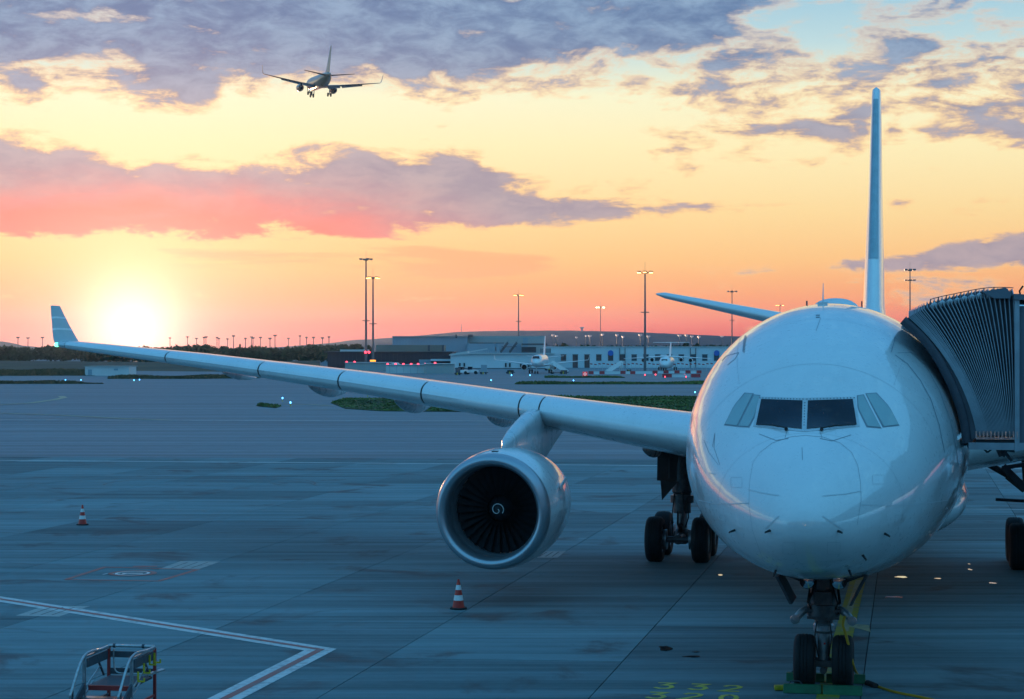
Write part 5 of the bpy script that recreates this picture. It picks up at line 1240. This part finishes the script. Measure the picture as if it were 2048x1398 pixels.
# ------------------------------------------------------------------ smaller aircraft
def airliner(name, label, spec, loc, rz, pitch=0.0, roll=0.0):
    e = empty(name, loc); e.rotation_mode = 'XYZ'; tag(e, label, 'airliner')
    e.rotation_euler = (pitch, roll, rz)
    z0 = spec['z0']; tab = spec['fus']; ysn = spec['ys']; L0 = ysn[-1]
    f = MB().loft(fus_rings(tab, z0, ysn, 40)).build('fuselage', spec['paint'], e, ang=60)
    ws = spec['wing']
    for sg in (-1, 1):
        w_ = MB().loft([section(st(sg * x, y, z, c, t_, tw)) for x, y, z, c, t_, tw in ws]).build('wing', spec['wpaint'], e, ang=40)
        for fx in spec.get('fairings', ()):
            s_ = lerp_st([st(x, y, z, c, t_, tw) for x, y, z, c, t_, tw in ws], fx); y0 = s_['y'] + s_['c'] * .6
            MB().loft([[(sg * fx + .16 * q_ * math.cos(a), y0 + 2.2 * u, s_['z'] - .25 + .22 * q_ * math.sin(a)) for a in [2 * math.pi * i / 10 for i in range(10)]] for u, q_ in ((0, .1), (.25, 1), (.6, .9), (1, .1))]).build('flap_track_fairing', spec['wpaint'], w_)
        if 'winglet' in spec:
            t_ = ws[-1]; hgt, out, back = spec['winglet']; wl_ = []
            for u in (0, .1, .25, .5, 1):
                cn = min(1, u * 4) * 1.25
                wl_.append(st(sg * (t_[0] + out * (u ** .6)), t_[1] + back * u, t_[2] + hgt * u ** 1.5, t_[3] * (1 - .6 * u), .09, 0, (-sg * math.sin(cn), math.cos(cn))))
            MB().loft([section(s_) for s_ in wl_]).build('winglet', spec['paint'], w_, ang=40)
        MB().loft([section(st(sg * x, y, z, c, .10, 0)) for x, y, z, c in spec['tail']]).build('tailplane', spec['wpaint'], e, ang=40)
        for (ex, ey, ez, er_, el_) in spec['eng']:
            n_ = MB().lathe([(er_ * .8, .5), (er_ * .82, .15), (er_ * .93, 0), (er_, .12), (er_ * 1.08, el_ * .3), (er_ * 1.02, el_ * .6), (er_ * .75, el_), (er_ * .68, el_), (er_ * .8, el_ * .5)], 28, 'y', (sg * ex, ey, ez), closed=True).build('engine', spec['paint'], e, ang=45)
            MB().lathe([(er_ * .82, .55), (er_ * .3, .55), (er_ * .02, .2)], 24, 'y', (sg * ex, ey, ez)).build('fan', M_DARK, n_)
            MB().lathe([(er_ * .55, el_ * .6), (er_ * .5, el_ * 1.1), (er_ * .05, el_ * 1.25)], 20, 'y', (sg * ex, ey, ez)).build('nozzle', M_GEAR, n_)
            zt_ = lerp_st([st(x, y, z, c, t2, tw) for x, y, z, c, t2, tw in ws], ex)['z']
            MB().box(sg * ex - .14, sg * ex + .14, ey + el_ * .3, ey + el_ * 1.1, min(ez, zt_), max(ez + er_ * .9, zt_ + .05)).build('pylon', spec['wpaint'], n_, smooth=False)
    MB().loft([section(st(0, y, z, c, .11, 0, (1, 0))) for y, z, c in spec['fin']]).build('tail_fin', spec['paint'], e, ang=40)
    if spec.get('gear'):
        for (x, y, r_, zt_) in spec['gear']:
            g_ = MB().tube([(x, y, r_), (x, y, zt_)], .13, 10).build('gear_leg', M_GEARL, e)
            for dx_ in (-.36, .36): MB().lathe([(.1, -.16), (r_ * .9, -.16), (r_, -.08), (r_, .08), (r_ * .9, .16), (.1, .16)], 18, 'x', (x + dx_, y, r_)).build('tyre', M_TYRE, g_)
    return e, f
# landing narrow-body, seen from behind, left and below
M_FLY = mat('airborne_sun_tint', (0.56, 0.31, 0.19), 0.3, coat=0.4, var=0.05, vscale=.4)  # orange-brown base colour carries the warm sunlight on the flying airliner
M_FLYW = mat('airborne_wing_paint', (0.08, 0.07, 0.07), 0.5, var=0.1, vscale=.4)
F37 = [(0, -.55, -.55, .0, -.55), (.3, -.05, -1.0, .5, -.5), (1.2, .55, -1.45, 1.1, -.35), (2.6, 1.35, -1.75, 1.6, -.1), (4.5, 1.85, -1.9, 1.85, 0), (6.5, 1.95, -2.0, 1.88, 0), (25, 1.95, -2.0, 1.88, 0), (30, 1.9, -1.2, 1.6, .4), (34, 1.75, -.05, 1.0, .9), (37.5, 1.45, .75, .35, 1.1), (38.4, 1.25, .95, .12, 1.1)]
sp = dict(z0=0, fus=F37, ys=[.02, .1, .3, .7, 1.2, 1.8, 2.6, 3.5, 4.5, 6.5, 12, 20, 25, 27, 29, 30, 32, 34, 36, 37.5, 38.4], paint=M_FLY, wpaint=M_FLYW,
          wing=[(0, 13.2, -1.25, 8.2, .12, 1), (1.8, 14.2, -1.15, 7.4, .12, 1), (5.6, 16.7, -.75, 4.9, .115, .5), (16.6, 22.6, .6, 1.7, .10, -1)], winglet=(2.4, .65, 1.6), tail=[(0, 32.2, .85, 4.4), (1, 32.8, .95, 4.0), (7.0, 36.2, 1.65, 1.6)],
          fin=[(29.5, 1.7, 7.5), (31.2, 2.6, 6.0), (35.8, 8.6, 2.3), (36.2, 8.9, 1.7)], eng=[(4.83, 12.0, -1.85, .98, 3.9)], fairings=(3.6, 7.6, 10.8), gear=[(-2.86, 19.3, .56, 1)])
sp['gear'] = None
DF = 548; ctr = at(648, 160, DF)
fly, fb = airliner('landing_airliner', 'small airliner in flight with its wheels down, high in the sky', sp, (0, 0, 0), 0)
for (x, y) in ((-2.86, 19.5), (2.86, 19.5), (0, 4.2)):
    g_ = MB().tube([(x, y, -1.6), (x, y, -3.55 if y > 10 else -3.3)], .14, 10).build('gear_leg', M_GEARL, fly)
    for dx_ in (-.42, .42): MB().lathe([(.1, -.19), (.50, -.19), (.56, -.1), (.56, .1), (.50, .19), (.1, .19)], 18, 'x', (x + dx_, y, -3.55 if y > 10 else -3.3)).build('tyre', M_TYRE, g_)
    MB().box(x + (.5 if x > 0 else -.6), x + (.6 if x > 0 else -.5), y - .5, y + .6, -2.9, -1.7).build('gear_door', M_FLYW, g_, smooth=False)
for sg in (-1, 1):                                          # flaps lowered for landing
    for (xa, xb, ya, yb, za, zb, ca, cb_) in ((1.9, 5.4, 21.4, 21.6, -1.35, -.95, 1.7, 1.5), (5.9, 11.6, 21.6, 22.7, -.95, -.25, 1.4, .9)):
        MB().loft([section(st(sg * xa, ya, za, ca, .10, 28)), section(st(sg * xb, yb, zb, cb_, .10, 28))]).build('flap', M_FLYW, fly)
YAW = R(14)                                               # nose away and to the left
rot = Matrix.Rotation(math.pi + YAW, 4, 'Z') @ Matrix.Rotation(R(-4.5), 4, 'X') @ Matrix.Rotation(R(-2.5), 4, 'Y')
fly.rotation_euler = rot.to_euler('XYZ'); fly.location = ctr - rot.to_3x3() @ Vector((0, 27, 0))
# small jet facing the camera
FE = [(0, -.5, -.5, 0, -.5), (.3, -.05, -.9, .45, -.5), (1.2, .5, -1.3, .95, -.35), (2.6, 1.25, -1.55, 1.32, -.1), (4.5, 1.6, -1.7, 1.5, 0), (21, 1.6, -1.7, 1.5, 0), (25, 1.55, -.8, 1.15, .4), (29, 1.3, .4, .4, .9), (29.9, 1.1, .8, .12, .95)]
se = dict(z0=3.3, fus=FE, ys=[.02, .1, .3, .7, 1.2, 1.8, 2.6, 3.5, 4.5, 8, 15, 21, 23, 25, 27, 29, 29.9], paint=M_WHITE, wpaint=M_WHITE, wing=[(0, 10.2, 2.15, 5.6, .13, 2), (1.5, 11, 2.2, 5.0, .13, 2), (4.4, 12.8, 2.55, 3.4, .12, 1), (12.2, 17, 3.45, 1.3, .10, -1)],
          winglet=(1.35, .5, .9), tail=[(0, 26, 4.0, 3.2), (5.0, 28.4, 4.5, 1.4)], fin=[(22.5, 4.6, 5.5), (24, 5.4, 4.4), (27.6, 9.9, 2.0)], eng=[(3.9, 9.6, 1.6, .82, 3.0)], gear=[(-2.6, 14.6, .5, 2.2), (2.6, 14.6, .5, 2.2), (0, 2.4, .34, 1.9)])
DE = 497
ej, ef = airliner('parked_regional_jet', 'small white twin-engine jet facing the camera on the far apron', se, (X(1071, DE), DE, -.03), R(-6))
MB().add([(-.95, 1.35, 4.02), (.95, 1.35, 4.02), (.75, 2.15, 4.55), (-.75, 2.15, 4.55), (-.95, 1.5, 3.9), (.95, 1.5, 3.9), (.75, 2.4, 4.4), (-.75, 2.4, 4.4)], [(0, 1, 2, 3), (7, 6, 5, 4), (0, 4, 5, 1), (1, 5, 6, 2), (2, 6, 7, 3), (3, 7, 4, 0)]).build('windscreen', M_GLASS, ef, smooth=False)
# four-engine high-wing jet with T tail
F46 = [(0, -.6, -.6, 0, -.6), (.3, -.1, -1.0, .5, -.6), (1.2, .5, -1.45, 1.1, -.4), (2.6, 1.3, -1.7, 1.55, -.1), (4.2, 1.75, -1.78, 1.78, 0), (20, 1.75, -1.78, 1.78, 0), (24, 1.6, -.7, 1.3, .4), (27.5, 1.3, .3, .5, .8), (28.5, 1.1, .6, .3, .8)]
s4 = dict(z0=2.35, fus=F46, ys=[.02, .1, .3, .7, 1.2, 1.8, 2.6, 3.4, 4.2, 8, 14, 20, 22, 24, 26, 27.5, 28.5], paint=M_WHITE, wpaint=M_WHITE, wing=[(0, 9.5, 4.15, 4.4, .13, 1), (1.5, 9.8, 4.12, 4.0, .13, 1), (13.1, 13.4, 3.45, 1.5, .10, 0)],
          tail=[(0, 25.6, 8.3, 2.9), (5.5, 27.4, 8.35, 1.5)], fin=[(20.5, 3.9, 6.4), (22.0, 5.0, 5.2), (25.4, 8.5, 3.2)], eng=[(4.3, 8.9, 3.15, .62, 2.4), (7.0, 10.2, 2.98, .62, 2.4)], gear=[(-2.3, 14, .5, 2.0), (2.3, 14, .5, 2.0), (0, 2.6, .4, 1.6)])
D4 = 566
f4, ff4 = airliner('parked_four_engine_jet', 'white high-wing four-engine jet with a T tail behind the barriers', s4, (X(1328, D4), D4, -.03), R(-9))
MB().box(-.85, .85, 1.55, 1.9, 2.95, 3.35).build('windscreen', M_GLASS, ff4, smooth=False)

# ------------------------------------------------------------------ service equipment on the far apron
def wheels(e, pts, r_=.35):
    for x, y in pts: MB().lathe([(.06, -.1), (r_, -.1), (r_, .1), (.06, .1)], 14, 'x', (x, y, r_)).build('wheel', M_TYRE, e)
def tractor(px, py, label, rz):
    c = gnd(px, py); e = empty('tow_tractor', (c.x, c.y, -.03), rz); tag(e, label, 'tractor', 'white tow tractors on the far apron')
    MB().loft([[(-.8, y, .45), (.8, y, .45), (.8, y, h), (-.8, y, h)] for y, h in ((-1.6, 1.0), (-.2, 1.15), (1.5, .9))]).build('body', M_WHITE, e, smooth=False)
    MB().box(-.7, .7, -.1, 1.0, 1.15, 1.9).build('cab_window', M_GLASS, e, smooth=False); MB().box(-.75, .75, -.15, 1.05, 1.9, 2.0).build('cab_roof', M_WHITE, e, smooth=False)
    wheels(e, ((-.75, -1, ), (.75, -1), (-.75, 1), (.75, 1)), .42)
tractor(926, 748.5, 'white tow tractor nearest the wing, beside the dark service box', R(70)); tractor(944, 748, 'white tow tractor just right of the first tractor', R(85))
def cart(px, py, w, h, m, label, legs=True):
    c = gnd(px, py); k = c.y / F; W_ = w * k / 2; H_ = h * k; e = empty('equipment_cart', (c.x, c.y, -.03)); tag(e, label, 'cart', 'equipment carts on the far apron')
    MB().box(-W_, W_, -1, 1, .55, H_).build('body', m, e, smooth=False)
    bs = MB().box(-W_ - .3, W_ + .3, -1.1, 1.1, .35, .55).build('chassis', M_STEEL, e, smooth=False)
    n = max(3, int(W_ * 3))
    for i in range(n): MB().box(-W_ - .2 + (2 * W_ + .4) * i / n, -W_ - .2 + (2 * W_ + .4) * (i + .45) / n, -1.16, -1.1, .1, .62).build('stripe_plate', M_YEL if i % 2 else M_DARK, bs, smooth=False)
    wheels(e, ((-W_ * .7, -.9), (W_ * .7, -.9), (-W_ * .7, .9), (W_ * .7, .9)), .3)
cart(916, 750, 9, 15, M_DOORG, 'dark service box with a lit panel behind the wing'); cart(968, 748.5, 12, 19, M_GREYB, 'tall grey container on a striped yellow base left of the small jet'); cart(1021, 748, 13, 8, M_DARK, 'low dark cart with yellow stripes by the small jet left engine'); cart(1128, 748, 13, 8, M_DOORB, 'low brown cart right of the small jet'); cart(1258, 743, 6, 5, M_GREYB, 'small grey unit between the red barriers'); cart(1100, 741, 18, 9, M_PALE, 'pale low vehicle behind the small jet right engine')
def stairs(px, py, label, rz, s_=1.0):
    c = gnd(px, py); e = empty('passenger_stairs', (c.x, c.y, -.03), rz); tag(e, label, 'mobile stairs', 'mobile stairs on the far apron'); e.scale = (s_, s_, s_)
    for x in (-.8, .8):
        MB().beam((x, -2.4, .5), (x, 1.6, 3.0), .12, .9).build('side_panel', M_WHITE, e, smooth=False); MB().beam((x, 1.2, 0.3), (x, 1.2, 2.8), .14).build('leg', M_GALV, e, smooth=False)
    for k in range(10): MB().box(-.8, .8, -2.4 + .38 * k, -2.1 + .38 * k, .42 + .24 * k, .48 + .24 * k).build('tread', M_GALV, e, smooth=False)
    MB().box(-.9, .9, 1.3, 2.5, 2.6, 2.7).build('platform', M_GALV, e, smooth=False); MB().box(-.85, .85, -2.0, 2.0, .30, .45).build('chassis', M_STEEL, e, smooth=False)
    wheels(e, ((-.8, -1.6), (.8, -1.6), (-.8, 1.5), (.8, 1.5)), .32)
stairs(1232, 747, 'white mobile passenger stairs between the red barriers', R(-80)); stairs(1116, 747.5, 'white mobile stairs leaning up beside the small jet', R(78))

# ------------------------------------------------------------------ trees, hill
M_LEAF = mat('tree_foliage', (0.030, 0.050, 0.022), 0.9, var=0.4, vscale=.15); M_BARK = mat('bark', (0.05, 0.04, 0.03), 0.9)
def leafcloud(mb, rnd, c, rx, ry, rz_, n, s_):
    for _ in range(n):
        while True:
            u = Vector((rnd.uniform(-1, 1), rnd.uniform(-1, 1), rnd.uniform(-1, 1)))
            if .25 < u.length < 1: break
        p_ = Vector((c[0] + u.x * rx, c[1] + u.y * ry, c[2] + u.z * rz_)); k = s_ * rnd.uniform(.6, 1.4)
        a = Vector((rnd.gauss(0, 1), rnd.gauss(0, 1), rnd.gauss(0, 1))).normalized() * k; b = a.orthogonal().normalized() * k * rnd.uniform(.5, 1)
        mb.add([p_ - a, p_ + b, p_ + a, p_ - b], [(0, 1, 2, 3)])
def tree(px, ptop, D, w, label, grp, conifer=False, seed=0):
    rnd = random.Random(seed); x, zt_ = X(px, D), Z(ptop, D); e = empty('tree', (x, D, 0)); tag(e, label, 'tree', grp); wr_ = w * D / F / 2
    tk = MB(); tk.tube([(0, 0, -.1), (.1, 0, zt_ * .4), (0, .1, zt_ * .85)], [.35, .25, .08], 8)
    for k in range(5):
        a = k * 1.3; z = zt_ * (.35 + .1 * k); tk.tube([(0, 0, z), (wr_ * .6 * math.cos(a), wr_ * .6 * math.sin(a), z + zt_ * .15)], [.14, .04], 6)
    tk.build('trunk', M_BARK, e)
    cr = MB()
    if conifer:
        for k in range(8):
            u = k / 7; leafcloud(cr, rnd, (0, 0, zt_ * (.15 + .8 * u)), wr_ * (1.05 - u), wr_ * (1.05 - u), zt_ * .10, 90, .55)
    else:
        for k in range(9): leafcloud(cr, rnd, (rnd.uniform(-.55, .55) * wr_, rnd.uniform(-.5, .5) * wr_, zt_ * rnd.uniform(.45, .80)), wr_ * .5, wr_ * .5, zt_ * .2, 110, .6)
    cr.build('crown', M_LEAF, e, smooth=False, fix=False)
tl = [(97, 688, 12, 0), (480, 690, 8, 1), (450, 689, 22, 0), (503, 692, 10, 1), (590, 693, 9, 1), (575, 692, 14, 0), (625, 692, 16, 0), (710, 685.5, 34, 0), (722, 687, 22, 0), (690, 688, 26, 0), (740, 690, 20, 0)]
tlb = ['round tree under the winglet tip on the skyline', 'pointed conifer on the skyline right of the sun', 'broad round tree on the skyline right of the sun', 'narrow conifer beside the broad skyline tree', 'conifer on the skyline left of the tall masts', 'round tree left of a conifer near the tall masts', 'round tree above the wing left of the dark hangar', 'largest dark tree behind the hangar left of the masts', 'dark tree behind the hangar close to the tallest mast', 'leftmost dark tree behind the hangar', 'dark tree seen between the two tall masts']
for k, (x, y, w, cf) in enumerate(tl): tree(x, y, 900 if x > 640 else 1150, w, tlb[k], 'trees on the skyline', bool(cf), k)
rt = [(1372, 684, 26, 'largest dark tree above the long building right of the T tail'), (1352, 687.5, 18, 'dark tree just left of the largest tree over the long building'), (1392, 686, 22, 'dark tree just right of the largest tree over the long building'), (1420, 688, 20, 'dark tree over the long building beside the fuselage'), (1130, 686.5, 18, 'small green tree over the long building near the jet fin'), (1186, 689.5, 10, 'low tree left of the brilliant floodlight mast'), (1222, 690, 16, 'low tree right of the brilliant floodlight mast'), (1275, 689.5, 14, 'low tree left of the orange-lamp mast')]
for k, (x, y, w, lb) in enumerate(rt): tree(x, y, 780, w, lb, 'trees behind the long building', False, 40 + k)
# the wood on the left, one mass
rnd = random.Random(11); wd = MB()
for k in range(230):
    px = rnd.uniform(-120, 690); D = rnd.uniform(800, 1200); top = 695.5 - 2.6 * math.sin(px * .021) - 1.5 * math.sin(px * .05 + 1) + rnd.uniform(-2, 4)
    if px > 480: top -= 1.0
    h = Z(top, D); leafcloud(wd, rnd, (X(px, D), D, h * .55), rnd.uniform(3, 6.5), 3.5, h * .5, 130, .75)
tag(wd.build('distant_wood', M_LEAF, smooth=False, fix=False), 'dark wood along the left horizon', 'wood', kind='stuff')
wd = MB()
for k in range(150):
    px = rnd.uniform(1110, 1760); D = rnd.uniform(760, 830); h = Z(rnd.uniform(690, 692.5), D); leafcloud(wd, rnd, (X(px, D), D, h * .6), rnd.uniform(2, 4), 3, h * .42, 60, .6)
tag(wd.build('hedge_wood', M_LEAF, smooth=False, fix=False), 'low dark scrub behind the long building', 'scrub', kind='stuff')
# bank in front of the wood
bk = MB(); bx = [(-400, 742), (0, 740), (180, 741), (330, 742), (520, 744), (640, 742)]
bk.loft([[(X(x, gD(y)), gD(y), -.03) for x, y in bx], [(X(x, gD(y) + 45), gD(y) + 45, 1.2 + .5 * math.sin(x * .02)) for x, y in bx], [(X(x, gD(y) + 130), gD(y) + 130, 2.0 + .6 * math.sin(x * .03)) for x, y in bx], [(X(x, gD(y) + 400), gD(y) + 400, -.03) for x, y in bx]], False, False)
tag(bk.build('earth_bank', mat('bank_earth', (0.06, 0.055, 0.03), 0.95, var=0.4, vscale=.04)), kind='structure')
# far hill
hp = [(-500, 690), (-100, 688), (0, 682.5), (22, 685), (45, 691), (120, 698), (400, 698), (560, 694), (640, 688), (680, 684), (705, 680), (740, 678.5), (790, 675), (850, 670), (920, 663.5), (1000, 661.8), (1100, 661), (1160, 661.5), (1230, 663), (1300, 665.5), (1380, 669), (1450, 672), (1600, 676), (2048, 684), (2600, 690)]
hl = MB(); DH = 4200; cols = []
rnd = random.Random(3)
for k in range(240):
    px = -500 + 3100 * k / 239
    for (x0, y0), (x1, y1) in zip(hp, hp[1:]):
        if x0 <= px <= x1: yy = y0 + (y1 - y0) * (px - x0) / (x1 - x0); break
    yy += rnd.uniform(-.35, .35)
    x = X(px, DH); zt_ = Z(yy, DH)
    cols.append([(x * .80, DH * .80, -.03), (x * .88, DH * .88, zt_ * .45), (x * .95, DH * .95, zt_ * .85), (x, DH, zt_), (x * 1.1, DH * 1.1, zt_ * .7), (x * 1.3, DH * 1.3, -1)])
hl.loft(cols, False, False); tag(hl.build('hill', mat('wooded_hill', (0.03, 0.045, 0.06), 0.95, var=0.3, vscale=.01)), kind='structure')
e = empty('water_tower', (X(1164, 4150), 4150, 0)); tag(e, 'tiny water tower standing on the far hill', 'water tower'); MB().tube([(0, 0, 20), (0, 0, Z(657, 4150))], [2, 2], 8).build('shaft', M_GREYB, e); MB().lathe([(2, Z(657.5, 4150)), (4.5, Z(656.5, 4150)), (4.5, Z(654.5, 4150)), (1, Z(654, 4150))], 12).build('tank', M_GREYB, e)
e = empty('radio_mast', (X(923, 4150), 4150, 0)); tag(e, 'thin radio mast on the far hill above the warehouse', 'radio mast'); MB().tube([(0, 0, 20), (0, 0, Z(648, 4150))], [.9, .4], 6).build('shaft', M_POLE, e); MB().box(-1.2, 1.2, -.5, .5, Z(656, 4150), Z(655, 4150)).build('crossarm', M_POLE, e, smooth=False)

# ------------------------------------------------------------------ evening haze, one even volume round everything
hz = MB().box(-5200, 5200, -420, 6200, -2.0, 120)
ho = hz.build('haze', bpy.data.materials.new('evening_haze'), smooth=False); tag(ho, 'thin evening haze over the airfield', 'haze', kind='stuff')
m = ho.data.materials[0]; m.use_nodes = True; t = m.node_tree; t.nodes.clear()
pv = t.nodes.new('ShaderNodeVolumePrincipled'); mo = t.nodes.new('ShaderNodeOutputMaterial'); t.links.new(pv.outputs[0], mo.inputs['Volume'])
pv.inputs['Color'].default_value = (0.50, 0.70, 1.0, 1); pv.inputs['Density'].default_value = 0.00004; pv.inputs['Anisotropy'].default_value = 0.72

# ------------------------------------------------------------------ the terminal behind the camera (seen mirrored in the paint)
e = empty('terminal_building', (0, -6, 0)); tag(e, 'glass-fronted terminal from which the stand is viewed', 'terminal')
M_TERM = mat('terminal_cladding', (0.10, 0.12, 0.14), 0.6, var=0.1, vscale=.2); M_TGL = mat('terminal_glass', (0.015, 0.03, 0.045), 0.05, spec=0.8)
MB().box(-75, 75, -30, 0, -.03, 11.4).build('wall', M_TERM, e, smooth=False); MB().box(-76, 76, -31, 1.2, 11.4, 12.1).build('roof', M_TERM, e, smooth=False)
pane_me = MB().box(-2.3, 2.3, 0, .08, 0, 3.6).mesh('pane', M_TGL, False); mul_me = MB().box(-.09, .09, 0, .22, 0, 11.4).mesh('mullion', M_GALV, False)
for k in range(31):
    for z in (.8, 4.7): inst('pane', pane_me, e, (-75 + 5 * k, .01, z)) if abs(-75 + 5 * k) < 74 else None
    inst('mullion', mul_me, e, (-72.5 + 5 * k, .01, 0)) if -72.5 + 5 * k < 74 else None
